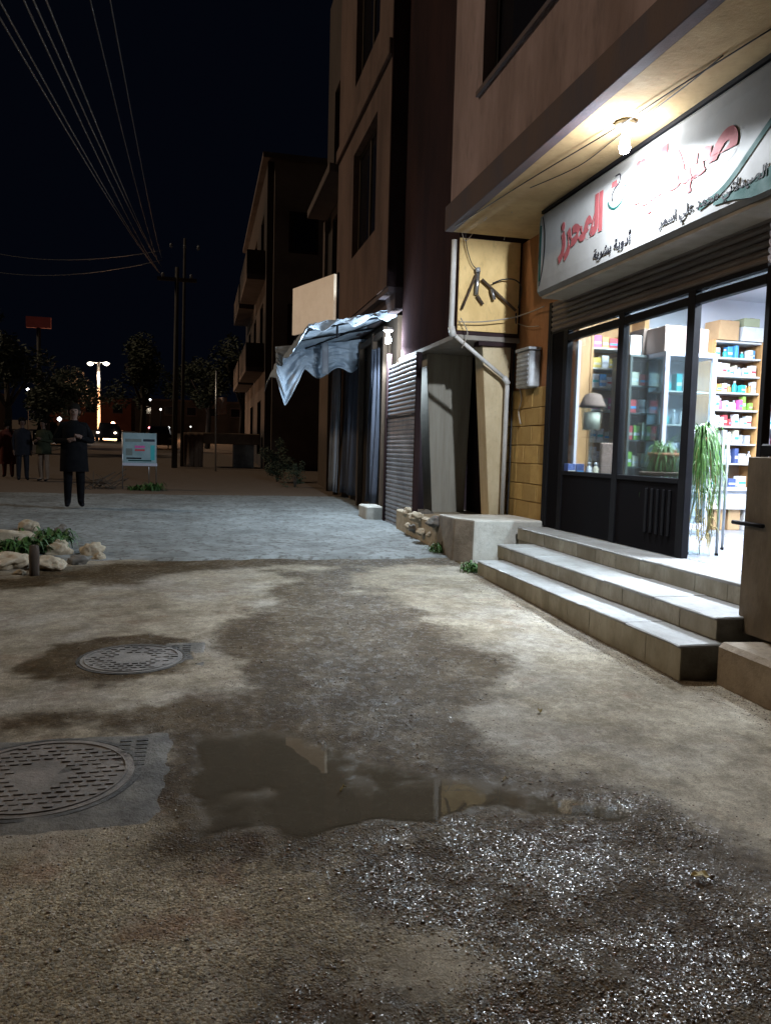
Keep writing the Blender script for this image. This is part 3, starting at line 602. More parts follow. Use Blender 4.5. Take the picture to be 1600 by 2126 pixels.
# entrance steps: marble treads and tiled risers, piece by piece
st = thing('entrance_stair', 'three step stone stair with pale marble treads leading up to the pharmacy door', 'stair', (3.2, 6, 0))
STEP = [(2.88, .15, 4.14, 7.78, -.12), (3.18, .30, 4.22, 7.98, -.1), (3.60, .45, 4.30, 8.42, -.1)]
nxt = [3.18, 3.60, 4.0]
for k, (xf, zt_, ya, yb, zb) in enumerate(STEP):
    B('step_core', m_stepcore, st, xf+.012, nxt[k]+.2 if k < 2 else 3.995, ya+.01, yb-.005, zb, zt_-.022)
    y = ya; i = 0
    while y < yb-.02:
        L = min(random.uniform(.62, .78), yb-y); L = yb-y if yb-y-L < .2 else L
        B('tread_slab', m_tread, st, xf-.012+random.uniform(-.003, .003), (nxt[k]+.015) if k < 2 else 3.993, y+.003, y+L-.003, zt_-.022, zt_+random.uniform(-.003, .003), random.uniform(.004, .009), .009); y += L
    y = ya
    while y < yb-.02:
        L = min(random.uniform(.36, .40), yb-y); L = yb-y if yb-y-L < .12 else L
        zlow = zb+.02 if k == 0 else STEP[k-1][1]+.003
        B('riser_tile', m_riser, st, xf+random.uniform(0, .003), xf+.0118, y+.0025, y+L-.0025, zlow, zt_-.0225); y += L

# concrete block beside the stair, and the rubble ledge behind it
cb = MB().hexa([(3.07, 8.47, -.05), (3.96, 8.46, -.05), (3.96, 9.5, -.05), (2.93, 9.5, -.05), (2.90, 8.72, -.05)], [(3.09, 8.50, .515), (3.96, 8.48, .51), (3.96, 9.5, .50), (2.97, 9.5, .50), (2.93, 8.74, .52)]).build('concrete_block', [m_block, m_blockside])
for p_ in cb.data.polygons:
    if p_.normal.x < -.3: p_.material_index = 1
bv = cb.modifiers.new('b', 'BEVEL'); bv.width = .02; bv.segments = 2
tag(cb, 'pale chipped concrete block at the left end of the stair', 'block')
def rockmesh(r, seed, flat=.7):
    bm = bmesh.new(); bmesh.ops.create_icosphere(bm, subdivisions=4, radius=1); off = Vector((seed*3.1, seed*1.7, seed))
    for v in bm.verts:
        n = mnoise.noise(v.co*1.3+off)*.38+mnoise.noise(v.co*3+off)*.16+mnoise.noise(v.co*8+off)*.06; vd_ = mnoise.voronoi(v.co*1.5+off)[0]; n += (vd_[1]-vd_[0])*.22; q = v.co*(1+n); v.co = Vector((q.x*r, q.y*r*.85, q.z*r*flat))
    me = bpy.data.meshes.new('rock'); bm.to_mesh(me); bm.free(); shade(me, True); return me
def rock(name, loc, r, seed, mat, label, group=None, flat=.7, rz=0):
    o = obj(name, rockmesh(r, seed, flat), mat); o.location = loc; o.rotation_euler = (0, 0, rz); WL[o.name] = Vector(loc); return tag(o, label, 'rock', group)
lw = thing('rubble_ledge', 'low broken stone ledge at the foot of the tapered grey column', 'ledge', (3.2, 10.4, 0))
for i in range(18):
    yy = 9.55+.13*(i % 7)*1.9; xx = 2.93+random.uniform(-.06, .1)+(.25 if i > 6 else 0); z0 = .13 + (.2 if i % 3 == 0 else .02)
    o = obj('stone', rockmesh(random.uniform(.07, .13), 40+i, .55), m_rock if i % 4 else m_rockd, None); o.parent = lw; o.location = Vector((xx, yy, z0+.06))-Vector((3.2, 10.4, 0)); o.rotation_euler = (0, 0, i*1.3)
B('ledge_slab', m_rock, lw, 2.93, 4.4, 9.5, 11.6, -.05, .40, .02)

# ------------------------------------------------------------------ bay with columns and grey shutter
by = thing('corner_bay', 'plastered bay coloured dark as if in shade with ochre beam face and tapered columns beside the pharmacy', 'building', (3.6, 11, 0))
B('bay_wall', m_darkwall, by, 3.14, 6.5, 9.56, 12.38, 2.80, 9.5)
B('ochre_panel', m_ochre, by, 3.145, 3.965, 9.535, 9.557, 2.85, 4.0, .004)
B('bay_soffit', m_greysof, by, 3.10, 4.6, 9.54, 12.36, 2.735, 2.797, .006)
B('beam_shadow_strip', m_darkwall, by, 3.45, 3.965, 9.56, 9.75, 2.68, 2.733)  # solid dark strip standing in for the shadow under the beam
def col(name, pl, pr, tl, tr, y, dep, mat):
    q = [aty(u, v, y) for u, v in (pl, pr, tr, tl)]
    zb = .38; zt2 = 2.735
    def ext(a, b, z): t = (z-a.z)/(b.z-a.z); return a.lerp(b, t)
    bl, br, trr, tll = ext(q[0], q[3], zb), ext(q[1], q[2], zb), ext(q[1], q[2], zt2), ext(q[0], q[3], zt2)
    m = MB(); n = 3
    def rx(a, b, k): return a.lerp(b, k)
    bot = [bl, (bl.lerp(br, .5)+Vector((0, -.015, 0))), br]; top = [tll, (tll.lerp(trr, .5)+Vector((0, -.015, 0))), trr]
    D = Vector((0, dep, 0))
    m.hexa([bot[0], bot[1], bot[2], bot[2]+D, bot[0]+D], [top[0], top[1], top[2], top[2]+D, top[0]+D]); o = m.build(name, mat, by)
    bv = o.modifiers.new('b', 'BEVEL'); bv.width = .012; bv.segments = 2; return o
col('column', (896, 1058), (962, 1064), (886, 760), (980, 772), 11.1, .45, m_colgrey)
col('column', (1014, 1068), (1042, 1070), (1001, 715), (1062, 705), 9.62, .3, m_colyel)
B('passage_wall', m_darkwall, by, 4.0, 4.2, 9.81, 14, 0, 2.733)
B('passage_end', m_darkwall, by, 3.30, 4.0, 13.2, 13.4, 0, 2.733)
rs = thing('grey_roller_shutter', 'closed grey roller shutter with perforated upper half behind the tapered column', 'shutter', (3.03, 11.9, .08))
m_perf = None
def perfmat():
    m, nt, p = nodes('perforated_shutter'); L = nt.links.new; pos = N(nt, 'ShaderNodeNewGeometry').outputs['Position']
    mp = N(nt, 'ShaderNodeMapping'); mp.inputs['Scale'].default_value = (0, 1, 1); L(pos, mp.inputs[0]); mp.inputs['Rotation'].default_value = (math.radians(45), 0, 0)
    vo = N(nt, 'ShaderNodeTexVoronoi'); vo.inputs['Scale'].default_value = 19; vo.inputs['Randomness'].default_value = 0; L(mp.outputs[0], vo.inputs['Vector'])
    f = ramp(nt, vo.outputs['Distance'], .22, .3); L(mixc(nt, f, (.02, .022, .026), (.20, .215, .24)), p.inputs['Base Color']); p.inputs['Roughness'].default_value = .45; p.inputs['Metallic'].default_value = .3; return m
m_perf = perfmat()
prof_s = [(0, 0), (-.010, .012), (-.014, .035), (-.010, .058), (0, .066), (.012, .066), (.012, 0)]
b_ = MB().poly([(x, -1.0, z) for x, z in prof_s], (0, 1.8, 0)); bmesh.ops.recalc_face_normals(b_.bm, faces=b_.bm.faces[:])
ms = bpy.data.meshes.new('slat'); b_.bm.to_mesh(ms); b_.bm.free(); ms.materials.append(m_gshut); ms2 = ms.copy(); ms2.materials.clear(); ms2.materials.append(m_perf)
k = 0; zz = 0
while zz < 2.6:
    o = link(bpy.data.objects.new('slat', ms2 if zz > 1.72 else ms)); o.parent = rs; o.location = (0, 0, zz); zz += .07
    if abs(zz-1.75) < .036: B('lock_bar', m_black, rs, 3.0, 3.045, 10.9, 12.7, .08+zz-.006, .08+zz+.018); zz += .03
B('guide_rail', m_darkwall, rs, 2.985, 3.06, 12.70, 12.76, .05, 2.9); B('guide_rail', m_darkwall, rs, 2.985, 3.06, 10.83, 10.89, .05, 2.72)
cbk = B('kerb_block', m_block, None, 2.72, 3.02, 12.85, 13.5, .0, .34, .02); tag(cbk, 'small pale concrete step block at the foot of the shutter post', 'block')

# drain pipe, cables, bracket and meter on the pier
pp = thing('drain_pipe', 'white plastic drain pipe bending diagonally down past the ochre beam', 'pipe', (3.2, 9.5, 0))
a1 = aty(943, 498, 9.48); a2 = aty(936, 690, 9.48); a3 = aty(1050, 788, 9.50); a4 = aty(1041, 1070, 9.52)
T('pipe_run', m_pvc, pp, [a1, a2 + Vector((0, 0, .05)), a2 + Vector((.03, 0, -.02))], .034, 10); T('pipe_run', m_pvc, pp, [a2 + Vector((.02, 0, -.015)), a3], .026, 10); T('pipe_run', m_pvc, pp, [a3, a3 + Vector((.02, .01, -.08)), a4], .03, 10)
T('collar', m_pvc, pp, [a2+Vector((.0, 0, .07)), a2+Vector((.03, 0, -.05))], .043, 10); T('collar', m_pvc, pp, [a3+Vector((-.03, 0, .03)), a3+Vector((.03, 0, -.06))], .038, 10)
br = thing('cable_bracket', 'steel insulator bracket on the ochre beam face', 'bracket', tuple(aty(992, 590, 9.5)))
q = lambda u, v, y=9.49: aty(u, v, y)
MB().tube([q(992, 565), q(988, 612)], .028, 8).build('insulator', m_steel, br, True)
MB().tube([q(992, 565, 9.47), q(991, 556, 9.47)], .034, 8).build('insulator_cap', m_vent, br, True)
T('stay', m_timber, br, [q(988, 570), q(958, 642)], .016); T('stay', m_timber, br, [q(1000, 580, 9.47), q(1070, 645, 9.46)], .018); T('stay', m_timber, br, [q(990, 614), q(1002, 632)], .02)
MB().tube([q(1020, 600, 9.45), q(1026, 622, 9.45)], .022, 8).build('connector', m_steel, br, True)
def wire(name, label, pts, r=.006, mat=None): return tag(T(name, mat or m_wire, None, pts, r, 5), label, 'cable')
wire('cable', 'pale cable sagging from the ochre beam edge to the signboard corner', smooth([q(952, 668, 9.44), q(1000, 668, 9.42), q(1060, 660, 9.36), q(1100, 648, 9.1), tuple(atx(1128, 636, 3.93))]), .008, m_wirelit)
wire('cable', 'dark cable looping over the top of the insulator bracket', smooth([q(1022, 588, 9.45), q(1045, 580, 9.44), q(1070, 582, 9.42), tuple(atx(1082, 600, 3.95)), tuple(atx(1075, 640, 3.95))]), .009)
wire('cable', 'thin cable hanging from the soffit corner down to the insulator', smooth([q(966, 470, 9.42), q(968, 510, 9.46), q(978, 545, 9.47), q(990, 560, 9.46)]), .006)
wire('cable', 'thin pale cable hanging in a loop at the soffit corner', smooth([q(958, 480, 9.40), q(966, 500, 9.44), q(985, 480, 9.40), tuple(atz(1010, 452, 3.99))]), .005, m_wirelit)
wire('cable', 'pale cord dangling from the soffit above the ochre beam', smooth([tuple(atz(1062, 440, 3.995)), q(1052, 470, 9.42), q(1046, 498, 9.46)]), .005, m_wirelit)
wire('cable', 'twisted pale cable loop hanging over the diagonal pipe', smooth([q(956, 660, 9.45), q(970, 690, 9.43), q(962, 715, 9.43), q(958, 722, 9.44)]), .007, m_wirelit)
wire('cable', 'short pale cable running along the brown pier above the meter', smooth([tuple(atx(1075, 672, 3.965)), tuple(atx(1095, 678, 3.95)), tuple(atx(1118, 677, 3.965))]), .005, m_wirelit)
wire('cable', 'dark cable run dropping down the pier beside the pipe', smooth([q(1071, 650, 9.5), tuple(atx(1068, 720, 3.97)), tuple(atx(1064, 800, 3.965)), tuple(atx(1058, 960, 3.96)), tuple(atx(1052, 1070, 3.96))]), .012)
wire('cable', 'frayed pale cord hanging below the meter box', smooth([tuple(atx(1078, 805, 3.95)), tuple(atx(1082, 830, 3.94)), tuple(atx(1076, 855, 3.95)), tuple(atx(1080, 880, 3.95))]), .009, m_wirelit)
wire('cable', 'thin dark cable strung along the underside of the cream soffit', smooth([tuple(atz(945, 470, 3.985)), tuple(atz(1100, 372, 3.975)), tuple(atz(1270, 270, 3.965)), tuple(atz(1400, 185, 3.975)), tuple(atz(1600, 60, 3.99))]), .006)
wire('cable', 'thin dark cable branching from the soffit bulb towards the beam', smooth([tuple(atz(1100, 390, 3.99)), tuple(atz(1200, 345, 3.97)), tuple(atz(1280, 285, 3.985)), tuple(atz(1420, 180, 3.97)), tuple(atz(1500, 115, 3.99))]), .005)
mt = thing('meter_box', 'grey ribbed meter box fixed to the brown pier beside the shop', 'meter', (3.92, 9.05, 2.1))
B('box_body', m_vent, mt, 3.84, 3.99, 8.84, 9.22, 2.12, 2.56, .012)
for i in range(7): B('rib', m_steel, mt, 3.828, 3.845, 8.86, 9.20, 2.16+i*.055, 2.19+i*.055, .004)
B('lid', m_vent, mt, 3.82, 3.99, 8.82, 9.24, 2.562, 2.60, .006)

# brown board post on its ledge at the right edge
gp = thing('gate_board', 'tall brown wooden board post standing on the concrete ledge by the stair', 'post', (3.45, 3.8, .18))
for i in range(4): B('plank', m_post, gp, 3.38+random.uniform(-.004, .004), 3.45, 2.6+i*.42, 2.6+i*.42+.416 if i < 3 else 4.28, .19, 1.32, .006)
B('cap', m_black, gp, 3.40, 3.55, 2.6, 4.20, 1.325, 1.40, .01); B('back_frame', m_timber, gp, 3.452, 3.55, 2.62, 4.27, .19, 1.31)
T('latch_bolt', m_black, gp, [(3.36, 4.36, .895), (3.36, 4.08, .895)], .014, 8)
lg_ = MB().box(3.08, 4.0, 1.0, 4.08, -.25, .17, .03).build('concrete_ledge', m_ledge); tag(lg_, 'rough brown concrete ledge under the board post', 'ledge')
for v in lg_.data.vertices:
    n_ = mnoise.noise(v.co*3); v.co += Vector((n_*.03, n_*.05, n_*.02))

# ------------------------------------------------------------------ inside the pharmacy
def tube_lamp(loc, length, power, label):
    t = thing('ceiling_light', label, 'ceiling light', loc, 'tube lights on the pharmacy ceiling'); x, y, z = loc
    B('housing', m_alu, t, x-.06, x+.06, y-length/2, y+length/2, z-.03, z)
    tb = MB().tube([(x, y-length/2+.03, z-.05), (x, y+length/2-.03, z-.05)], .018, 8).build('tube', emit('tube_glow', (.86, .92, 1), 18), t, True)
    l = bpy.data.lights.new('tube_light', 'AREA'); l.shape = 'RECTANGLE'; l.size = .1; l.size_y = length; l.energy = power; l.color = (.78, .88, 1)
    lo = link(bpy.data.objects.new('tube_light', l)); lo.parent = t; lo.location = (0, 0, -.075); return t
tube_lamp((4.95, 7.1, 3.34), 1.3, 430, 'white tube light on the pharmacy ceiling above the display cabinets')
tube_lamp((5.15, 5.1, 3.34), 1.3, 560, 'white tube light on the pharmacy ceiling behind the open door')
COL = {'white': (.66, .68, .71), 'blue': (.07, .30, .62), 'teal': (.04, .42, .45), 'green': (.22, .45, .06), 'pink': (.68, .12, .38), 'red': (.55, .06, .07), 'orange': (.66, .27, .07), 'yellow': (.7, .55, .12), 'cream': (.56, .52, .40), 'grey': (.35, .37, .40), 'navy': (.05, .08, .22)}
MC = {k: M('carton_'+k, v, .45, tuple(x*.85 for x in v), 30) for k, v in COL.items()}
def pack(x, y, z, wd, dp, ht, colr, where, group, kind=None):
    """one medicine pack standing on a shelf: a carton with label band, or a bottle with cap"""
    kind = kind or random.choice(['carton', 'carton', 'bottle'])
    lab = ('%s %s on %s' % (colr, 'medicine carton' if kind == 'carton' else 'medicine bottle', where))
    t = thing('medicine_'+kind, lab, kind, (x, y, z), group)
    if kind == 'carton':
        B('carton_body', MC[colr], t, x-wd/2, x+wd/2, y, y+dp, z, z+ht, .003)
        B('print_band', MC[random.choice(['white', 'white', 'blue', 'cream'])] if colr != 'white' else MC[random.choice(['blue', 'grey', 'teal', 'red'])], t, x-wd/2+.004, x+wd/2-.004, y-.0015, y, z+ht*.3, z+ht*.5)
    else:
        MB().lathe((x, y+dp/2, z), [(wd*.42, 0), (wd*.44, .01), (wd*.44, ht*.62), (wd*.2, ht*.76), (wd*.2, ht*.8)], 10).build('bottle_body', MC[colr], t, True)
        MB().lathe((x, y+dp/2, z+ht*.8), [(wd*.23, 0), (wd*.23, ht*.18), (wd*.15, ht*.2)], 10).build('cap', MC['white' if colr != 'white' else 'grey'], t, True)
def shelf_unit(label, xa, xb, y, zs, z0, z1, dep, side, back):
    t = thing('shelf_unit', label, 'shelf', ((xa+xb)/2, y, z0))
    B('side_panel', side, t, xb, xb+.06, y, y+dep, z0, z1); B('side_panel', side, t, xa-.03, xa, y, y+dep, z0, z1)
    B('back_panel', back, t, xa, xb, y+dep-.012, y+dep, z0, z1)
    for z in zs: B('shelf_board', m_shelfw, t, xa+.001, xb-.001, y, y+dep-.013, z-.022, z, .002)
    return t
YS = 8.55
zr = [aty(1530, v, YS).z for v in (962, 921, 885, 851, 815, 780, 743)]; ztop = aty(1530, 709, YS).z
xa, xb = aty(1478, 850, YS).x, aty(1572, 850, YS).x
shelf_unit('tall brown shelf unit full of medicine on the far wall right of the glass cabinet', xa, xb, YS, zr+[ztop], .46, ztop+.01, .3, m_wood, m_darkback)
PAL = [['white', 'white', 'navy', 'grey'], ['white', 'white', 'cream', 'grey'], ['white', 'white', 'white', 'red', 'grey'], ['green', 'white', 'white', 'pink', 'white'], ['white', 'white', 'grey', 'cream', 'orange', 'teal'], ['white', 'white', 'white', 'cream'], ['white', 'white', 'blue', 'teal', 'white']]
ROWN = ['lowest', 'second', 'third', 'fourth', 'fifth', 'sixth', 'top']
for r_, z in enumerate(zr):
    x = xa+.02; gap = (zr+[ztop])[r_+1]-z-.03
    while x < xb-.06:
        wd = random.uniform(.03, .075); ht = random.uniform(.5, .92)*gap
        pack(x+wd/2, YS+random.uniform(.01, .06), z+.001, wd, .09, ht, random.choice(PAL[r_]), 'the %s shelf of the tall brown unit' % ROWN[r_], 'medicine packs on the %s shelf of the tall unit' % ROWN[r_]); x += wd+random.uniform(.004, .02)
# boxes on top of it
def carton(name, label, x0, x1, y0, y1, z0, z1, mat, rz=0):
    c = Vector(((x0+x1)/2, (y0+y1)/2, z0)); t = thing(name, label, 'box', c)
    rot = Matrix.Rotation(rz, 3, 'Z')
    MB().box(x0, x1, y0, y1, z0, z1, .004, rot, c).build('box_body', mat, t); MB().box((x0+x1)/2-.03, (x0+x1)/2+.03, y0-.002, y1+.002, z1, z1+.003, 0, rot, c).build('tape', m_cartonp if mat != m_cartonp else m_carton, t)
p1 = aty(1490, 700, YS); p2 = aty(1535, 660, YS)
carton('carton_box', 'tan cardboard box lying on top of the tall brown shelf unit', p1.x, p2.x, YS, YS+.28, ztop+.011, ztop+.011+.24, m_carton, .05)
p1 = aty(1542, 700, YS); p2 = aty(1586, 672, YS)
carton('white_box', 'white box beside the tan cardboard box on the tall shelf unit', p1.x, p2.x, YS, YS+.28, ztop+.011, ztop+.19, MC['white'])
carton('olive_box', 'small olive box stacked on the white box on the tall shelf unit', p1.x+.02, p2.x-.05, YS+.02, YS+.25, ztop+.192, ztop+.30, M('olive_card', (.30, .32, .2), .8))
# second shelf unit beyond, cut by the frame edge
xc = aty(1590, 850, YS).x
shelf_unit('white shelf unit with coloured packs at the right edge of the doorway', xc+.02, xc+.55, YS, zr[1:], .46, ztop-.05, .3, m_shelfw, m_wallin)
for r_, z in enumerate(zr[1:-1]):
    x = xc+.05
    while x < xc+.45:
        wd = random.uniform(.06, .1); pack(x+wd/2, YS+.03, z+.001, wd, .09, random.uniform(.1, .16), random.choice(['red', 'white', 'cream', 'pink']), 'the %s shelf of the white unit at the frame edge' % ROWN[r_], 'packs on the white unit at the doorway edge'); x += wd+.015
# left shelf behind the first window
YL = 8.5
xl0, xl1 = aty(1228, 800, YL).x, aty(1292, 800, YL).x
zl = [aty(1260, v, YL).z for v in (990, 955, 915, 850, 802, 764, 722)]
shelf_unit('wooden shelf unit with boxes behind the leftmost shop window', xl0, xl1+.25, YL, zl, .46, 3.0, .3, m_wood, m_wood)
for r_, z in enumerate(zl):
    x = xl0+.02; pal = [['white', 'navy'], ['white', 'grey'], ['cream', 'white'], ['white', 'pink', 'grey'], ['blue', 'white', 'blue'], ['white', 'yellow', 'cream'], ['orange', 'yellow', 'red', 'pink']][r_]
    while x < xl1+.15:
        wd = random.uniform(.07, .12); pack(x+wd/2, YL+.03, z+.001, wd, .1, random.uniform(.1, .16), random.choice(pal), 'the %s shelf behind the leftmost window' % ROWN[r_], 'packs on the %s shelf behind the leftmost window' % ROWN[r_], 'carton'); x += wd+.012
wp = B('wood_panel', m_wood, None, aty(1196, 800, YL).x, xl0-.04, YL, YL+.25, .46, 3.0); tag(wp, 'tall plain wooden cupboard side at the left end of the pharmacy', 'cupboard')
# glass jar with brown lid and navy tin on the counter, counter itself
YC = 7.9
def counter(label, x0, x1, y0, y1, z1, top, bodym):
    t = thing('counter', label, 'counter', ((x0+x1)/2, y0, .452)); B('counter_body', bodym, t, x0+.02, x1-.02, y0+.02, y1, .453, z1-.03); B('counter_top', top, t, x0, x1, y0, y1, z1-.029, z1, .004); return t
c0, c1 = aty(1190, 980, YC).x, aty(1300, 980, YC).x
zc = aty(1230, 992, YC).z
counter('low wooden counter just inside the leftmost shop window', c0, c1, YC, YC+.45, zc, m_shelfw, m_wood)
jx = aty(1232, 870, YC+.1).x; jz0 = zc+.002
jt = thing('lidded_jar', 'large clear dispenser jar with brown domed lid on the window counter', 'jar', (jx, YC+.15, jz0))
zj1, zj2, zj3 = aty(1230, 895, YC+.1).z, aty(1230, 845, YC+.1).z, aty(1230, 815, YC+.1).z
MB().lathe((jx, YC+.15, 0), [(.03, jz0), (.03, zj1), (.10, zj1+.01), (.125, zj2)], 16).build('jar_body', m_glass2, jt, True)
MB().lathe((jx, YC+.15, 0), [(.15, zj2), (.14, zj2+.03), (.09, zj3-.02), (.02, zj3)], 16).build('lid', m_cartond, jt, True)
MB().lathe((jx, YC+.15, 0), [(.09, zj1+.02), (.09, zj2-.06), (.03, zj2-.05)], 12).build('contents', MC['cream'], jt, True)
for i, (u, cc) in enumerate(((1182, 'navy'), (1200, 'navy'))):
    x = aty(u+5, 985, YC).x; pack(x, YC+.02, zc+.002, .09, .1, .15, cc, 'the counter at the left corner of the window', 'navy cartons on the window counter', 'carton')
for u, cc in ((1226, 'white'), (1240, 'cream')): pack(aty(u, 985, YC).x, YC+.02, zc+.002, .07, .08, .17, cc, 'the window counter below the jar', 'bottles on the window counter', 'bottle')
# brown chair back
ch = thing('chair', 'dark brown chair seen from behind through the shop window', 'chair', (4.25, 7.7, .452))
p0 = aty(1264, 925, 7.62); B('backrest', m_cartond, ch, p0.x-.1, p0.x+.14, 7.62, 7.66, 1.0, p0.z+.03, .015); B('seat', m_cartond, ch, p0.x-.1, p0.x+.18, 7.64, 7.88, .88, .93, .012)
for sx in (-.08, .15):
    for sy in (7.66, 7.85): T('leg', m_black, ch, [(p0.x+sx, sy, .453), (p0.x+sx, sy, .88)], .014, 6)
# dark glass cabinet and white framed display cabinet
def cabinet(name, label, y, ul, ur, vt, frame, inner, nsh, fw, pal, dep=.42, content=True):
    xl, xr = aty(ul, 850, y).x, aty(ur, 850, y).x; zt_ = aty(ul, vt, y).z; z0 = .455
    t = thing(name, label, 'cabinet', ((xl+xr)/2, y, z0))
    B('back_panel', inner, t, xl+fw, xr-fw, y+dep-.02, y+dep, z0, zt_-fw)
    for a, b in ((xl, xl+fw), (xr-fw, xr)): B('frame_post', frame, t, a, b, y, y+fw, z0, zt_-fw-.001, .004); B('side_panel', m_glass2 if frame == m_alu else inner, t, a+fw*.4, a+fw*.5, y+fw, y+dep, z0, zt_-fw)
    B('frame_head', frame, t, xl, xr, y, y+dep, zt_-fw, zt_, .004); B('frame_base', frame, t, xl+fw, xr-fw, y, y+dep, z0, z0+.12)
    zz = []
    for i in range(nsh):
        z = z0+.12+(zt_-fw-z0-.12)*i/nsh; zz.append(z)
        if i: B('shelf_board', frame if frame != m_alu else m_shelfw, t, xl+fw+.001, xr-fw-.001, y+fw+.01, y+dep-.02, z-.015, z)
    B('door_pane', m_glass2, t, xl+fw, xr-fw, y+.01, y+.016, z0+.12, zt_-fw)
    if content:
        for i, z in enumerate(zz):
            x = xl+fw+.03
            while x < xr-fw-.1:
                wd = random.uniform(.06, .12); pack(x+wd/2, y+fw+.06, z+.001, wd, .1, random.uniform(.12, .2), random.choice(pal), 'shelf %s of the %s' % (['one', 'two', 'three', 'four', 'five', 'six'][i], label.split(' with')[0]), 'packs in the '+label.split(' with')[0]); x += wd+random.uniform(.01, .04)
    return xl, xr, zt_
xl, xr, zt1 = cabinet('glass_cabinet', 'dark glass cabinet with pale packs behind the middle shop window', 7.9, 1303, 1368, 735, m_cabdark, m_cabdark, 6, .03, ['white', 'grey', 'cream', 'red', 'green'])
xl2, xr2, zt2_ = cabinet('display_cabinet', 'white framed display cabinet with a cardboard box on top', 7.55, 1376, 1483, 728, m_alu, m_cabin, 5, .05, ['blue', 'white', 'teal', 'grey', 'white'])
ya_ = 7.58; a = aty(1380, 700, ya_).x; b = aty(1432, 700, ya_).x
carton('carton_box', 'pinkish brown cardboard box on top of the white framed cabinet', a, b, ya_, ya_+.38, zt2_+.002, aty(1400, 676, ya_).z, m_cartonp)
carton('dark_box', 'dark crate at the back of the white framed cabinet top', b+.02, b+.26, ya_+.04, ya_+.38, zt2_+.002, zt2_+.27, m_cartond)
a = aty(1338, 700, 7.95).x; b = aty(1366, 700, 7.95).x
carton('dark_box', 'dark brown box on top of the dark glass cabinet', a-.02, b+.05, 7.95, 8.25, zt1+.002, zt1+.30, m_cartond)
carton('white_box', 'white carton on the left of the dark glass cabinet top', xl+.02, a-.04, 7.95, 8.2, zt1+.002, zt1+.22, MC['white'])
# white desk with cartons under it, seen low through the door
dk = thing('desk', 'white desk with cardboard boxes below it at the back of the doorway', 'desk', (6.2, 8.0, .453))
dx0, dx1 = aty(1478, 1030, 8.0).x, aty(1560, 1030, 8.0).x; dz = aty(1520, 1012, 8.0).z
B('desk_top', MC['white'], dk, dx0-.3, dx1, 7.95, 8.5, dz-.04, dz, .005); B('desk_front', MC['white'], dk, dx0-.28, dx1-.02, 8.0, 8.03, dz-.26, dz-.041)
for x in (dx0-.27, dx1-.06): B('desk_leg', m_shelfw, dk, x, x+.04, 8.04, 8.45, .454, dz-.041)
for i, u in enumerate((1500, 1530)): carton('carton_box', 'tan carton under the white desk, %s of the pair' % ('left' if i == 0 else 'right'), aty(u-13, 1100, 7.98).x, aty(u+12, 1100, 7.98).x, 8.05, 8.35, .454, .454+.28, m_carton)
for i, cc in enumerate(['white', 'grey', 'navy', 'white']): pack(dx0+.05+i*.14, 8.1, dz+.001, .1, .1, .1+.03*(i % 2), cc, 'the white desk at the back', 'items on the white desk', 'carton')
# plant stand and the two spider plants
ps = thing('plant_stand', 'thin chrome plant stand just inside the pharmacy doorway', 'stand', (4.4, 6.05, .453))
legs = [(4.16, 5.98), (4.40, 5.90), (4.74, 6.28), (4.45, 6.42)]
for x, y in legs:
    T('leg', m_steel, ps, [(x, y, .475), (x, y, 1.55)], .013, 8); T('foot', m_black, ps, [(x, y, .4535), (x, y, .475)], .016, 8)
for z in (.62, .95, 1.3): MB().poly([(x, y, z) for x, y in legs], (0, 0, .012)).build('glass_shelf', m_glass2, ps)
def blade(V, F, base, d, L, wd, droop, up):
    n = 6; side = Vector((-d.y, d.x, 0)).normalized(); k0 = len(V)
    for i in range(n+1):
        t = i/n; p = base + d*(L*(t*.9)*(1-.25*t)) + Vector((0, 0, up*L*t*(1-t*.8) - droop*L*t*t)); w_ = wd*(1-t**2)*.5+.0006
        V += [tuple(p+side*w_), tuple(p-side*w_)]
    F += [(k0+2*i, k0+2*i+1, k0+2*i+3, k0+2*i+2) for i in range(n)]
def spider(name, label, c, n, L, hang, par_cat='plant', pot_r=.1):
    t = thing(name, label, par_cat, c); c = Vector(c)
    MB().lathe(c, [(pot_r*.7, 0), (pot_r, .14), (pot_r*1.08, .145), (pot_r*1.08, .175), (pot_r*.9, .175), (pot_r*.88, .15)], 14).build('pot', m_terra, t, True)
    V, F = [], []
    for i in range(n):
        a_ = random.uniform(0, 6.283); blade(V, F, c+Vector((0, 0, .15)), Vector((math.cos(a_), math.sin(a_), 0)), L*random.uniform(.35, 1.1), random.uniform(.007, .014), random.uniform(.3, 2.3), random.uniform(.3, 2.2))
    raw('leaves', V, F, m_leaf, t)
    if hang:
        V, F, V2, F2 = [], [], [], []
        for i in range(hang):
            a_ = random.uniform(-2.6, .6); rr = random.uniform(.06, .15); z = random.uniform(-.75, .12) if i % 3 else random.uniform(-.35, .12); dry = z < -.36 or random.random() < .12
            b0 = c+Vector((rr*math.cos(a_), rr*math.sin(a_)*1.0, z)); blade(V2 if dry else V, F2 if dry else F, b0, Vector((math.cos(a_*1.7+i), math.sin(a_*1.7+i), 0)), random.uniform(.08, .24), random.uniform(.005, .011), random.uniform(.3, 1.8), random.uniform(-.1, .9))
        raw('trailing_leaves', V, F, m_leaf, t); raw('dry_leaves', V2, F2, m_leafdry, t)
        st_ = MB()
        for i in range(9): a_ = random.uniform(-2.6, .6); st_.tube(smooth([(c.x+.09*math.cos(a_), c.y+.09*math.sin(a_), c.z+.15), (c.x+.14*math.cos(a_), c.y+.14*math.sin(a_), c.z-.1), (c.x+.1*math.cos(a_+.3), c.y+.1*math.sin(a_+.3), c.z-.72)], 4), .004, 5)
        st_.build('runners', m_leafdry, t)
pc = aty(1456, 962, 6.0)
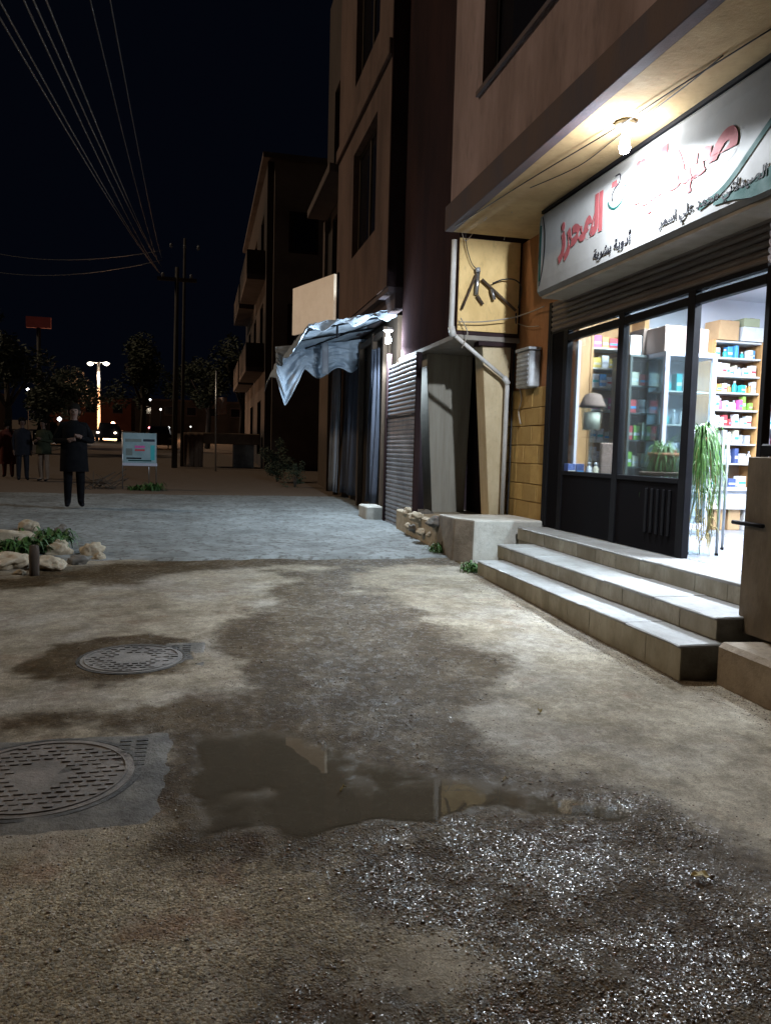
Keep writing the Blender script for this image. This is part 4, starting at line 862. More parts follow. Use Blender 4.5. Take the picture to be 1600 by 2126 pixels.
spider('spider_plant', 'green spider plant trailing dry tendrils to the floor in the doorway', (pc.x, 6.02, 1.314), 420, .36, 260, pot_r=.085)
pc = aty(1388, 965, 6.35)
spider('spider_plant', 'spider plant in a brown pot behind the glass of the middle window', (pc.x, 6.45, 1.17), 260, .34, 0, pot_r=.13)
ps2 = thing('plant_table', 'small dark table carrying a pot behind the middle window', 'table', (pc.x, 6.45, .453))
MB().lathe((pc.x, 6.45, 1.13), [(.2, 0), (.21, .01), (.21, .03), (.19, .038)], 18).build('table_top', m_cartond, ps2)
for k in range(3): T('leg', m_black, ps2, [(pc.x+.16*math.cos(k*2.1), 6.45+.16*math.sin(k*2.1), .4535), (pc.x+.08*math.cos(k*2.1), 6.45+.08*math.sin(k*2.1), 1.13)], .012, 6)

# ------------------------------------------------------------------ brown building beyond, awning and stall
mbd = thing('brown_building', 'tall brown plastered building with tall dark windows above the blue awning', 'building', (3.0, 15, 0))
MX = 2.88
H_ = [(13.45, 15.6, 5.1, 7.1), (13.45, 15.6, 8.4, 10.4)]
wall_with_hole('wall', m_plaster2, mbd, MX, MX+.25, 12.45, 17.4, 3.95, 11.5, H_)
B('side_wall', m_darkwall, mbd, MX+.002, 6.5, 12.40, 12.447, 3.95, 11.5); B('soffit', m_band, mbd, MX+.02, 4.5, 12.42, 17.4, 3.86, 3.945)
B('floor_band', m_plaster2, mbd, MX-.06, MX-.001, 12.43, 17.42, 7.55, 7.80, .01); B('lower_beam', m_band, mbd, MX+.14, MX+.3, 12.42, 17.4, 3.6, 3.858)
for h in H_:
    wn = MB().box(MX+.12, MX+.18, h[0], h[1], h[2], h[2]+.07).box(MX+.12, MX+.18, h[0], h[1], h[3]-.07, h[3]).box(MX+.12, MX+.18, h[0], h[0]+.07, h[2]+.07, h[3]-.07).box(MX+.12, MX+.18, h[1]-.07, h[1], h[2]+.07, h[3]-.07).box(MX+.12, MX+.18, 14.5, 14.57, h[2]+.07, h[3]-.07).build('window', m_timber, mbd)
    B('pane', m_glassd, wn, MX+.145, MX+.155, h[0]+.07, h[1]-.07, h[2]+.07, h[3]-.07)
B('ground_floor_wall', m_timber, mbd, 3.22, 3.5, 13.0, 22, .0, 3.6); 
aw = thing('awning', 'sagging blue grey tarpaulin awning on a rod frame over the stall', 'awning', (2.4, 15, 3.3))
def cloth(name, fn, nu, nv, mat, par, thick=.006):
    v = [fn(i/(nu-1), j/(nv-1)) for j in range(nv) for i in range(nu)]; f = [(j*nu+i, j*nu+i+1, (j+1)*nu+i+1, (j+1)*nu+i) for j in range(nv-1) for i in range(nu-1)]
    o = raw(name, v, f, mat, par, True); sm = o.modifiers.new('s', 'SOLIDIFY'); sm.thickness = thick; return o
def wr(p, s=1): return (mnoise.noise(p*2.1)*.06 + mnoise.noise(p*5.3)*.035 + (.5-abs(mnoise.noise(p*3.7+Vector((3, 1, 7)))))*.06)*s
def roof(a, b):                       # a across (wall to street), b along
    x = 3.18-a*1.48; y = 12.95+b*6.3; z = 3.66-.34*a-.05*b - .09*math.sin(math.pi*((b*4) % 1))*(.3+.7*a); return (x, y, z+wr(Vector((x, y, 1)), .9))
cloth('tarp_roof', roof, 44, 110, m_tarp, aw)
def valance(a, b):                    # hangs at the far end and swings down to a point at the street corner
    x = 3.42-a*2.0; drop = .42+.22*math.sin(a*3.1)+(max(0, a-.72)*3.3 if a < .92 else max(0, 1-a)*5+.25) - .08*math.sin(a*19)
    y = 15.5+.35*a-.35*a*b+.16*math.sin(a*13)*b+.07*math.sin(a*37)*b; z = 3.55-.22*a-drop*b; return (x, y+wr(Vector((x, b*2, 5)), 1.6), z)
cloth('tarp_valance', valance, 110, 40, m_tarp, aw)
def flap(a, b): x = 1.70-.20*b-.07*math.sin(a*9)*b; y = 12.95+a*6.3; z = 3.36-.05*a-(.36+.08*math.sin(a*14)+.22*a)*b; return (x+wr(Vector((a*5, b, 2)), .6), y, z)
cloth('tarp_edge', flap, 110, 14, m_tarp, aw)
cloth('tarp_front', lambda a, b: (3.18-a*1.5, 12.94-.03*b+.03*math.sin(a*23)*b, 3.66-.33*a-(.10+.05*math.sin(a*17))*b+wr(Vector((a*6, b, 11)), .5)), 70, 8, m_tarp, aw)
cloth('tarp_strip', lambda a, b: (2.40-a*.13, 15.30-.1*b, 3.42-b*.66), 4, 8, m_tarpdark, aw)
for b in (.02, .25, .5, .75):
    p = [Vector(roof(a/6, b)) - Vector((0, 0, .05)) for a in range(7)]; T('rod', m_black, aw, [(p[0].x, p[0].y, p[0].z), (p[-1].x, p[-1].y, p[-1].z)], .018, 6)
T('rod', m_black, aw, [(1.72, 12.95, 3.27), (1.72, 19.2, 3.2)], .018, 6); T('rod', m_black, aw, [(3.1, 12.98, 3.56), (1.74, 16.5, 3.24)], .014, 6)
bulb('awning_lamp', 'small cold white bulb hanging under the near edge of the tarpaulin awning', tuple(aty(806, 690, 12.5)), 110, (.72, .87, 1), .05, .05, 60, spot=(560, (-.45, -.05, -1), 165))
pn = thing('cream_signboard', 'tilted pale cream sign panel standing above the tarpaulin awning', 'sign', (1.9, 14, 3.5))
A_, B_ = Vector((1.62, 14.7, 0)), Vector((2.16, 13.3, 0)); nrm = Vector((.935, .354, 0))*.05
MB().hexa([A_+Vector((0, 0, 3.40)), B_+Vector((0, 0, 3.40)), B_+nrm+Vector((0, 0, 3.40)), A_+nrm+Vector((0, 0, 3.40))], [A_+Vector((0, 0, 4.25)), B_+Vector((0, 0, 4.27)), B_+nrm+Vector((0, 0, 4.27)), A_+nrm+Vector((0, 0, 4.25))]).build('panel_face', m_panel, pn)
T('panel_post', m_black, pn, [B_+nrm+Vector((.03, 0, 3.2)), B_+nrm+Vector((.03, 0, 4.3))], .02, 6); T('panel_post', m_black, pn, [A_+nrm+Vector((.03, 0, 3.2)), A_+nrm+Vector((.03, 0, 4.2))], .02, 6)
# stall front: timber posts and hanging curtains
sf2 = thing('stall_front', 'dark timber stall front with posts under the awning', 'stall', (3.1, 16, .1))
for i, (y, r) in enumerate(((13.3, .05), (14.2, .06), (15.4, .07), (18.3, .08), (19.4, .09))): MB().box(3.05, 3.05+r*1.6, y, y+r*1.6, gz(y)-.05, 3.45, .01).build('stall_post', m_timber, sf2)
B('stall_rail', m_timber, sf2, 3.06, 3.12, 13.4, 19.4, 3.30, 3.40)
for i in range(6): B('stall_board', m_timber, sf2, 3.14+random.uniform(0, .02), 3.20, 13.35+i*.2, 13.35+i*.2+.19, .1, 3.2)
def curtain(label, y0, y1, x, z0, z1, mat, seed):
    o = cloth('curtain', lambda a, b: (x+.05*math.sin(a*26+seed)*(.4+.6*b)+.03*math.sin(a*9+b*3), y0+(y1-y0)*a*(1-.12*math.sin(b*3.1)), z1-(z1-z0)*b), 50, 14, mat, None, .008); return tag(o, label, 'curtain')
curtain('dark blue grey curtain hanging in folds at the middle of the stall front', 15.6, 17.0, 3.02, .35, 3.25, m_curtain, 1)
curtain('paler grey curtain gathered to one side at the far end of the stall front', 17.2, 18.2, 2.98, .32, 3.25, m_tarpdark, 4)
curtain('narrow dark blue cloth hanging beside the shutter post', 13.45, 14.1, 3.0, .35, 3.1, m_curtain, 9)
# building further along
b3 = thing('dark_building', 'dark unlit building with a pale pillar strip just past the brown building', 'building', (3.3, 20, 0))
wall_with_hole('wall', m_farwall, b3, 3.25, 3.5, 17.41, 21.5, 3.65, 13, [(18.2, 20.4, 5, 7.2), (18.2, 20.4, 8.4, 10.4)]); B('balcony_slab', m_farband, b3, 2.7, 3.24, 17.6, 21.3, 7.45, 7.65, .01); B('corner_strip', m_farband, b3, 3.16, 3.249, 21.1, 21.4, 3.65, 7.4)
B('inner_dark', m_darkwall, b3, 3.5, 4.2, 17.6, 21.45, 3.7, 12.8)  # dark block behind the openings standing in for unlit rooms
m_fbend = M('far_end_lightened_plaster', (.22, .17, .14), .9, (.15, .115, .095), .6)  # end wall coloured lighter to make up for the light it misses
fb = thing('balcony_building', 'far dim block with stacked balconies at the end of the row', 'building', (4, 36, .4))
wall_with_hole('wall', m_farwall, fb, 2.3, 2.55, 30, 44, .3, 11.9, [(31.4, 33, 5, 7), (35.4, 37, 5, 7), (39.4, 41, 5, 7), (31.4, 33, 8.6, 10.4), (35.4, 37, 8.6, 10.4), (39.4, 41, 8.6, 10.4), (32, 34, 1, 3.2), (37, 39, 1, 3.2)])
B('rear_wall', m_darkwall, fb, 2.8, 3.0, 30.2, 44, .3, 11.8); B('end_wall', m_fbend, fb, 2.551, 8, 29.8, 30.0, .3, 11.9); B('roof', m_farband, fb, 2.1, 8, 29.6, 44.2, 11.9, 12.1)
for x in (3.1, 5.2):
    for z in (5.2, 8.6): wv = B('window', m_darkwall, fb, x, x+1.1, 29.74, 29.799, z, z+1.5); B('pane', m_glassd, wv, x+.08, x+1.02, 29.72, 29.739, z+.08, z+1.42)
for z in (4.2, 7.7):
    for y in (30.6, 37.2): B('balcony_slab', m_farband, fb, 1.6, 2.3, y, y+5.4, z, z+.2, .01); B('balcony_parapet', m_farwall, fb, 1.6, 1.72, y, y+5.4, z+.2, z+1.1); B('balcony_end', m_farwall, fb, 1.72, 2.3, y, y+.1, z+.2, z+1.1)

# ------------------------------------------------------------------ manhole covers
def manhole(label, c, r, mat, square, seed):
    cx, cy = c; z = gz(cy)+.004; tl_ = .02
    t = thing('manhole_cover', label, 'manhole cover', (cx, cy, z)); R_ = random.Random(seed)
    def Z(y): return z + tl_*(y-cy)
    def ring(r0, r1, z0, z1, n=48):
        b = MB(); bm = b.bm; V = [[bm.verts.new((cx+rr*math.cos(2*math.pi*k/n), cy+rr*math.sin(2*math.pi*k/n), Z(cy+rr*math.sin(2*math.pi*k/n))+zz)) for k in range(n)] for rr, zz in ((r0, z0), (r0, z1), (r1, z1), (r1, z0))]
        for a in range(4):
            for k in range(n): bm.faces.new((V[a][k], V[a][(k+1) % n], V[(a+1) % 4][(k+1) % n], V[(a+1) % 4][k]))
        return b
    b = MB(); n = 48; bm = b.bm
    top = [bm.verts.new((cx+r*.955*math.cos(2*math.pi*k/n), cy+r*.955*math.sin(2*math.pi*k/n), Z(cy+r*.955*math.sin(2*math.pi*k/n))+.004)) for k in range(n)]
    bot = [bm.verts.new(v.co-Vector((0, 0, .05))) for v in top]; bm.faces.new(top); bm.faces.new(bot[::-1])
    for k in range(n): bm.faces.new((bot[k], bot[(k+1) % n], top[(k+1) % n], top[k]))
    b.build('cover_disc', mat, t)
    ring(r*.975, r*1.03, -.04, .003).build('rim', m_ironf, t); ring(r*.86, r*.885, .0042, .009).build('inner_ring', mat, t)
    st_ = MB(); p = .052
    for i in range(-9, 10):
        for j in range(-9, 10):
            x, y = i*p+(p/2 if j % 2 else 0), j*p*.8; d = math.hypot(x, y)
            if d < r*.83 and not (d < r*.34) and R_.random() > .12: st_.box(cx+x-.017, cx+x+.017, cy+y-.011, cy+y+.011, Z(cy+y)+.003, Z(cy+y)+.0095+R_.uniform(-.002, .001))
    o = st_.build('stud_pattern', mat, t); o['kind'] = 'stuff'
    if square:
        x0, x1, y0, y1 = square
        pl_ = MB(); n_ = 14
        gv = [[None]*(n_+1) for _ in range(n_+1)]
        for i in range(n_+1):
            for j in range(n_+1):
                x, y = x0+(x1-x0)*i/n_, y0+(y1-y0)*j/n_; e_ = 1 if i in (0, n_) or j in (0, n_) else 0
                x += e_*mnoise.noise(Vector((x*9, y*9, seed)))*.03; y += e_*mnoise.noise(Vector((x*9, y*9, seed+5)))*.03
                gv[i][j] = pl_.bm.verts.new((x, y, Z(y)+.001-e_*.014+mnoise.noise(Vector((x*6, y*6, seed+9)))*.006))
        for i in range(n_):
            for j in range(n_): pl_.bm.faces.new((gv[i][j], gv[i+1][j], gv[i+1][j+1], gv[i][j+1]))
        pl_.build('frame_plate', m_plate, t, True)
        g_ = MB()
        for i in range(7):
            for j in range(2): g_.box(x1-.24+j*.075, x1-.24+j*.075+.05, y1-.10-i*.045-.028, y1-.10-i*.045, 0, .03)
        for v in g_.bm.verts: v.co.z += Z(v.co.y)-.026
        o = g_.build('corner_grid', m_ironf, t); o['kind'] = 'stuff'
manhole('round grey manhole cover in its wet muddy ring, the farther of two', (-.42, 5.04), .325, m_iron, (-.4, .05, 4.70, 5.42), 1)
manhole('large reddish manhole cover with studded pattern at the left edge', (-.64, 3.36), .385, m_iron2, (-1.1, -.12, 2.86, 3.80), 2)

# ------------------------------------------------------------------ rocks and weeds
def weed(label, c, n, L, name='weed', mat=None, wd=.02, up=(.8, 2.0)):
    t = thing(name, label, 'plant', c); V, F = [], []; c = Vector(c)
    for i in range(n):
        a_ = random.uniform(0, 6.283); rr = random.uniform(0, L*.5); blade(V, F, c+Vector((rr*math.cos(a_), rr*math.sin(a_), random.uniform(0, .02))), Vector((math.cos(a_*1.3+i), math.sin(a_*1.3+i), 0)), L*random.uniform(.4, 1), wd, random.uniform(.1, .7), random.uniform(*up))
    raw('leaves', V, F, mat or m_weed, t); T('stem', m_bark, t, [c-Vector((0, 0, .03)), c+Vector((.01, 0, L*.5))], .006, 5); return t
p = atg(985, 1188); weed('green weed growing at the corner of the stair and concrete block', (p.x, p.y+.05, p.z), 90, .24)
p = atg(918, 1150); weed('green weed at the shaded foot of the concrete block', (p.x-.02, p.y, p.z+.02), 70, .28)
rk = [(30, 1138, .24, 'rounded cream rock among the weeds at the left edge', m_rock), (120, 1148, .15, 'smaller cream rock right of the leafy weed', m_rock), (190, 1150, .13, 'low pale rock at the right end of the pile', m_rock), (60, 1100, .15, 'pale grey rock at the back of the pile', m_rock), (130, 1108, .12, 'dark grey stone at the back right of the pile', m_rockd),
      (20, 1172, .2, 'flat long cream stone at the front left of the pile', m_rock), (100, 1176, .17, 'flat cream stone right of the short stump', m_rock), (160, 1168, .09, 'small brown stone in front of the pile', m_rockd), (205, 1160, .07, 'tiny pale stone at the far right of the pile', m_rock), (40, 1192, .06, 'small pale pebble in front of the flat stones', m_rock)]
for i, (u, v, r, lab, mm) in enumerate(rk):
    p = atg(u, v+r*40); rock('rock', (p.x, p.y+.05, p.z+r*.3), r, i+3, mm, lab, None, .45 if 'flat' in lab else .75, i*.9)
for u, v, n, L, lab in ((25, 1160, 260, .42, 'broad clump of green weeds between the rocks at the left edge'), (85, 1150, 240, .46, 'leafy green weed in the middle of the rock pile'), (110, 1130, 160, .34, 'dark green weed behind the rock pile')):
    p = atg(u, v); weed(lab, (p.x, p.y+.1, p.z+.02), n, L, wd=.035)
p = atg(72, 1195); o = MB().lathe((p.x, p.y, p.z-.05), [(.05, 0), (.045, .12), (.05, .24), (.042, .34), (.02, .35)], 9).build('stump', m_bark, None, True); tag(o, 'short dark stump standing in front of the rocks', 'stump')

# ------------------------------------------------------------------ people
def person(label, loc, H, face, coat, legs, coat_len=.50, pose='phone', hair=True, lean=0):
    """one continuous skinned body; coat and hair are its children"""
    t = thing('person', label, 'person', loc); s = H/1.75
    J = {'pelvis': (0, 0, .95, .125), 'waist': (0, .0, 1.10, .115), 'chest': (0, .01, 1.30, .135), 'neck0': (0, .0, 1.46, .07), 'neck1': (0, -.01, 1.53, .05), 'head0': (0, -.02, 1.60, .075), 'head1': (0, -.01, 1.68, .085), 'head2': (0, 0, 1.735, .05)}
    E_ = [('pelvis', 'waist'), ('waist', 'chest'), ('chest', 'neck0'), ('neck0', 'neck1'), ('neck1', 'head0'), ('head0', 'head1'), ('head1', 'head2')]
    for sd, nm in ((-1, 'l'), (1, 'r')):
        J.update({'hip'+nm: (sd*.09, 0, .88, .092), 'knee'+nm: (sd*.10, -.015, .49, .078), 'ank'+nm: (sd*.105, .02, .09, .058), 'toe'+nm: (sd*.125, -.13, .045, .038)})
        E_ += [('pelvis', 'hip'+nm), ('hip'+nm, 'knee'+nm), ('knee'+nm, 'ank'+nm), ('ank'+nm, 'toe'+nm)]
        if pose == 'phone': J.update({'sho'+nm: (sd*.18, .01, 1.40, .075), 'elb'+nm: (sd*.30, .04, 1.13, .065), 'wri'+nm: (sd*.10, -.22, 1.17+.03*sd, .042), 'han'+nm: (sd*.03, -.25, 1.20+.03*sd, .036)})
        else: J.update({'sho'+nm: (sd*.17, .01, 1.40, .062), 'elb'+nm: (sd*.235, .04, 1.11, .047), 'wri'+nm: (sd*.225, -.02, .87, .034), 'han'+nm: (sd*.215, -.04, .78, .036)})
        E_ += [('chest', 'sho'+nm), ('sho'+nm, 'elb'+nm), ('elb'+nm, 'wri'+nm), ('wri'+nm, 'han'+nm)]
        for f in range(4):                       # fingers rooted in the palm
            bx, by_, bz, _ = J['han'+nm]; k = 'f%d%s' % (f, nm)
            if pose == 'phone': J[k] = (bx-sd*.035, by_-.03, bz-.03+.018*f, .009)
            else: J[k] = (bx+.002, by_-.035+.022*f, bz-.085+.008*abs(f-1), .009)
            E_ += [('han'+nm, k)]
        bx, by_, bz, _ = J['wri'+nm]; J['th'+nm] = (bx-sd*.03, by_-.05, bz-(.0 if pose == 'phone' else .07), .010); E_ += [('wri'+nm, 'th'+nm)]
    names = list(J); me = bpy.data.meshes.new('body'); me.from_pydata([tuple(c*s for c in J[k][:3]) for k in names], [(names.index(a), names.index(b)) for a, b in E_], [])
    o = bpy.data.objects.new('body', me); C.objects.link(o); sk = o.modifiers.new('skin', 'SKIN'); sk.use_smooth_shade = True
    for i, k in enumerate(names): me.skin_vertices[0].data[i].radius = (J[k][3]*s*(1.0 if k not in ('chest', 'waist', 'pelvis') else 1.15), J[k][3]*s*(1 if k not in ('chest', 'waist', 'pelvis') else .8))
    me.skin_vertices[0].data[0].use_root = True
    ss = o.modifiers.new('sub', 'SUBSURF'); ss.levels = 2; ss.render_levels = 2
    bpy.context.view_layer.update(); dg = bpy.context.evaluated_depsgraph_get(); m2 = bpy.data.meshes.new_from_object(o.evaluated_get(dg)); bpy.data.objects.remove(o)
    for mm in (coat, legs, m_skin, m_hair, m_black): m2.materials.append(mm)
    hz = {k: J[k] for k in J}
    for pl in m2.polygons:
        c = pl.center/s; x, y, z = c
        ishand = any((Vector(J['han'+q][:3])-c).length < .085 for q in 'lr') or any((Vector(J['th'+q][:3])-c).length < .03 for q in 'lr')
        idx_ = 2 if z > 1.49 or ishand else (4 if z < .075 else (1 if z < .92 and abs(x) < .2 else 0))
        pl.material_index = idx_
    m2.name = 'body'; body = bpy.data.objects.new('body', m2); link(body); body.parent = t; WL[body.name] = Vector(loc)
    def child(nm, mb, mat, sm=True):
        bmesh.ops.recalc_face_normals(mb.bm, faces=mb.bm.faces[:]); mm = bpy.data.meshes.new(nm); mb.bm.to_mesh(mm); mb.bm.free(); shade(mm, sm); mm.materials.append(mat); q = link(bpy.data.objects.new(nm, mm)); q.parent = t; return q
    def oval(rx, ry, z, yo=0, n=20): return [(rx*s*math.cos(2*math.pi*k/n), yo*s+ry*s*math.sin(2*math.pi*k/n), z*s) for k in range(n)]
    cm = MB(); rings = [oval(.235, .175, coat_len), oval(.225, .175, .78), oval(.215, .165, .98), oval(.205, .16, 1.12), oval(.215, .16, 1.28), oval(.21, .135, 1.38), oval(.11, .09, 1.455), oval(.085, .08, 1.47)]
    rv_ = [[cm.bm.verts.new(Vector(p)*(1) + Vector((mnoise.noise(Vector(p)*4)*.012, mnoise.noise(Vector(p)*4+Vector((5, 0, 0)))*.012, 0))) for p in r] for r in rings]
    for a in range(len(rv_)-1):
        for k in range(20): cm.bm.faces.new((rv_[a][k], rv_[a][(k+1) % 20], rv_[a+1][(k+1) % 20], rv_[a+1][k]))
    child('coat', cm, coat)
    if hair:
        hm = MB(); hm.lathe((0, .012*s, 0), [(.084*s, 1.575*s), (.098*s, 1.63*s), (.102*s, 1.69*s), (.094*s, 1.735*s), (.06*s, 1.775*s), (.01*s, 1.79*s)], 14)
        for v in hm.bm.verts:
            if v.co.y < -.02*s and v.co.z < 1.67*s: v.co.y = -.02*s+(v.co.y+.02*s)*.1
        child('hair', hm, m_hair)
    fm = MB(); fm.tube([(0, -.092*s, 1.655*s), (0, -.112*s, 1.625*s), (0, -.095*s, 1.612*s)], [.006*s, .014*s, .01*s], 6); child('nose', fm, m_skin)
    for sd in (-1, 1):
        e = MB(); e.lathe((sd*.032*s, -.088*s, 1.652*s), [(.002, -.006*s), (.009*s, -.002*s), (.009*s, .002*s), (.002, .006*s)], 8); child('eye', e, m_hair)
        e = MB(); e.lathe((sd*.092*s, .0, 1.63*s), [(.004, -.03*s), (.014*s, -.01*s), (.016*s, .015*s), (.004, .03*s)], 8); child('ear', e, m_skin)
    e = MB(); e.box(-.024*s, .024*s, -.1*s, -.085*s, 1.578*s, 1.586*s); child('mouth', e, m_cred)
    t.rotation_euler = (0, 0, face); return t
pf = atg(155, 1058); person('person in a long black coat and black trousers standing with hands held at the chest', (pf.x, pf.y, gz(pf.y)+.035), 1.78, math.radians(12), m_cblack, m_cblack, .62)
pf = atg(18, 992); person('person in a maroon coat at the far left of the small group', (pf.x, pf.y, gz(pf.y)), 1.55, math.radians(200), m_cred, m_cred, .42, 'stand')
pf = atg(48, 998); person('person in charcoal clothes in the middle of the small group', (pf.x, pf.y, gz(pf.y)), 1.60, math.radians(20), m_cgrey, m_cgrey, .72, 'stand')
pf = atg(92, 1000); person('person in a dark olive jacket and tan trousers right of the small group', (pf.x, pf.y, gz(pf.y)), 1.58, math.radians(-30), m_cgreen, m_ctan, .80, 'phone')

# ------------------------------------------------------------------ advertising board with plants
ab = thing('advertising_board', 'pale teal advertising board on thin legs standing past the pavement slab', 'sign', (-1.45, 19.3, gz(19.3)))
yb_ = 19.3; tl, brr = aty(256, 898, yb_), aty(325, 962, yb_); zb0 = brr.z
m_abd = M('advert_print', (.30, .40, .43), .6, (.20, .30, .33), 4)
B('board', m_abd, ab, tl.x, brr.x, yb_, yb_+.03, zb0, tl.z, .004); B('bottom_bar', m_alu, ab, tl.x-.02, brr.x+.02, yb_-.015, yb_+.045, zb0-.07, zb0-.001, .004)
for x in (tl.x-.015, brr.x-.005): T('frame_leg', m_steel, ab, [(x, yb_+.015, gz(yb_)-.04), (x, yb_+.015, tl.z+.01)], .013, 6)
T('frame_leg', m_steel, ab, [((tl.x+brr.x)/2+.2, yb_+.2, gz(yb_)-.04), ((tl.x+brr.x)/2+.2, yb_+.04, zb0+.1)], .012, 6)
wd_ = brr.x-tl.x; hh = tl.z-zb0
for i, (a, b, c, d, mm) in enumerate(((.06, .55, .70, .80, m_signside), (.60, .95, .72, .80, m_curtain), (.35, .65, .50, .58, MC['pink']), (.35, .65, .40, .46, MC['red']), (.08, .28, .25, .48, m_signside), (.10, .55, .13, .18, m_ink), (.15, .85, .06, .10, m_teal), (.82, .95, .10, .60, MC['teal']))):
    B('print_block', mm, ab, tl.x+wd_*a, tl.x+wd_*b, yb_-.003, yb_-.0005, zb0+hh*c, zb0+hh*d)
for x, n, L, lab in ((-1.5, 70, .3, 'pale dusty plant at the left foot of the advertising board'), (-1.12, 120, .4, 'bushy dark plant at the right foot of the advertising board')): weed(lab, (x, 18.95, gz(18.95)), n, L, 'potted_plant', None, .04)
tw = thing('twig_pile', 'heap of dry branches left of the advertising board', 'branches', (-2.15, 19.2, gz(19.2)))
for i in range(22): a_ = random.uniform(0, 3.14); c_ = Vector((-2.15+random.uniform(-.5, .4), 19.2+random.uniform(-.2, .3), gz(19.2)+random.uniform(.02, .25))); d_ = Vector((math.cos(a_)*.35, .1, random.uniform(-.05, .3))); T('twig', m_bark, tw, [c_-d_, c_+d_], .012, 5)

# ------------------------------------------------------------------ stone table, shrubs, flag
tb = thing('stone_table', 'long stone slab table with a draped left end in the dim background', 'table', (.8, 31, gz(31)))
a, b = aty(388, 897, 31), aty(538, 924, 31); B('slab', M('dim_stone', (.24, .175, .12), .9, (.18, .13, .09), 4), tb, a.x, b.x, 30.7, 31.8, b.z, a.z, .03); B('pedestal', m_rockd, tb, b.x-1.0, b.x-.2, 30.95, 31.6, gz(31)-.1, b.z-.001)
cloth('drape', lambda u, v: (a.x-.1+.75*u+.05*math.sin(u*30)*v, 30.62-.15*v+.08*math.sin(u*18)*v, a.z-.02-(a.z-.02-gz(31))*v), 30, 10, m_ctan, tb)
def leafcloud(name, par, c, rad, n, sz, mat):
    c = Vector(c); V, F = [], []
    lumps = [(Vector((random.gauss(0, .45)*rad[0], random.gauss(0, .45)*rad[1], random.gauss(0, .45)*rad[2])), random.uniform(.25, .5)) for _ in range(14)]
    for i in range(n):
        l, rr = random.choice(lumps); d = Vector((random.gauss(0, 1), random.gauss(0, 1), random.gauss(0, 1))).normalized()*random.random()**.4*rr
        p = c+l+Vector((d.x*rad[0], d.y*rad[1], d.z*rad[2])); a_ = Vector((random.gauss(0, 1), random.gauss(0, 1), random.gauss(0, .6))).normalized()*sz*random.uniform(.6, 1.3); b_2 = a_.orthogonal().normalized()*sz*.35
        k = len(V); V += [tuple(p-a_), tuple(p+b_2), tuple(p+a_), tuple(p-b_2)]; F.append((k, k+1, k+2, k+3))
    return raw(name, V, F, mat, par)
def shrub(label, c, rad, n, sz=.06):
    t = thing('shrub', label, 'shrub', c); leafcloud('foliage', t, Vector(c)+Vector((0, 0, rad[2]*.9)), rad, n, sz, m_foliage)
    for i in range(4): T('stem', m_bark, t, [Vector(c)-Vector((0, 0, .05)), Vector(c)+Vector((random.uniform(-.3, .3)*rad[0], 0, rad[2]))], .015, 5)
p = atg(575, 1000); shrub('dark straggly shrub leaning against the stall end', (p.x, p.y, p.z), (.5, .5, .6), 1500, .05)
p = atg(620, 1012); shrub('low dark shrub at the foot of the stall curtain', (p.x-.1, p.y, p.z), (.25, .25, .3), 600, .04)
fl_ = thing('banner', 'small pinkish banner on a pole above the stone table', 'banner', (.55, 28, gz(28)))
a, b = aty(449, 826, 28), aty(469, 862, 28); T('banner_pole', m_steel, fl_, [(a.x, 28, gz(28)-.1), (a.x, 28, aty(449, 770, 28).z)], .03, 6)
cloth('banner_cloth', lambda u, v: (a.x+.03+(b.x-a.x)*u, 28+.05*math.sin(u*6), a.z+.05*(u)-(a.z-b.z)*v), 8, 8, M('pink_banner', (.55, .30, .24), .8, (.6, .5, .45), 4), fl_)

# ------------------------------------------------------------------ poles, cables, lamps, trees, traffic far off
up = []
for i, (u, y, r, lab) in enumerate(((362, 30, .095, 'tall dark utility pole carrying the street cables'), (378, 31, .065, 'second utility pole standing close beside the cable pole'))):
    b0 = aty(u, 930, y); t_ = aty(u+6, 555-60*i, y); t = thing('utility_pole', lab, 'pole', (b0.x, y, gz(y))); T('shaft', m_pole, t, [(b0.x, y, gz(y)-.3), (t_.x, y, t_.z)], [r*1.15, r*.7], 10)
    if i == 0: B('cross_arm', m_timber, t, t_.x-.7, t_.x+.7, y-.06, y+.06, t_.z-.5, t_.z-.38); up.append(t_)
    for k in range(3): MB().lathe((t_.x-.5+.5*k, y, t_.z-.38), [(.03, 0), (.06, .03), (.04, .08), (.06, .11), (.02, .16)], 8).build('insulator', m_vent, t, True)
m_ovh = M('dull_overhead_cable', (.11, .1, .09), .7)
ends = [(46, 0), (62, 0), (103, 0), (121, 0), (142, 0), (215, 0), (250, 0)]
for i, (u, v) in enumerate(ends):
    e0 = aty(336-4*(i % 3), 572-6*i, 30); near = aty(u, v, 8); far = near + (near-e0)*.8
    o = T('overhead_cable', m_ovh if i < 5 else m_wire, None, catenary(e0, far, .5), .008 if i < 5 else .007, 5); tag(o, ['leftmost', 'second from left', 'third from left', 'fourth from left', 'fifth from left', 'sixth, very faint,', 'rightmost, very faint,'][i]+' overhead cable running from the utility pole towards the viewer', 'cable', 'overhead street cables')
for i, (va, vb) in enumerate(((505, 520), (548, 540))):
    o = T('overhead_cable', m_wire, None, catenary(aty(-80, va, 50), aty(338, vb, 30), .6), .012, 5); tag(o, ['upper', 'lower'][i]+' faint cable crossing level from the left edge to the utility pole', 'cable', 'overhead street cables')
m_lampg = emit('street_lamp_glow', (1, .93, .78), 6); m_lampo = emit('orange_glow', (1, .45, .18), 9)
sL = thing('street_lamp', 'double headed street lamp lit in the distance', 'street lamp', (-9.2, 75, gz(75)))
tp = aty(205, 760, 75); T('pole', M('lamp_pole', (.5, .45, .4), .6), sL, [(tp.x, 75, gz(75)-.2), (tp.x, 75, tp.z+.3)], [.16, .11], 8)
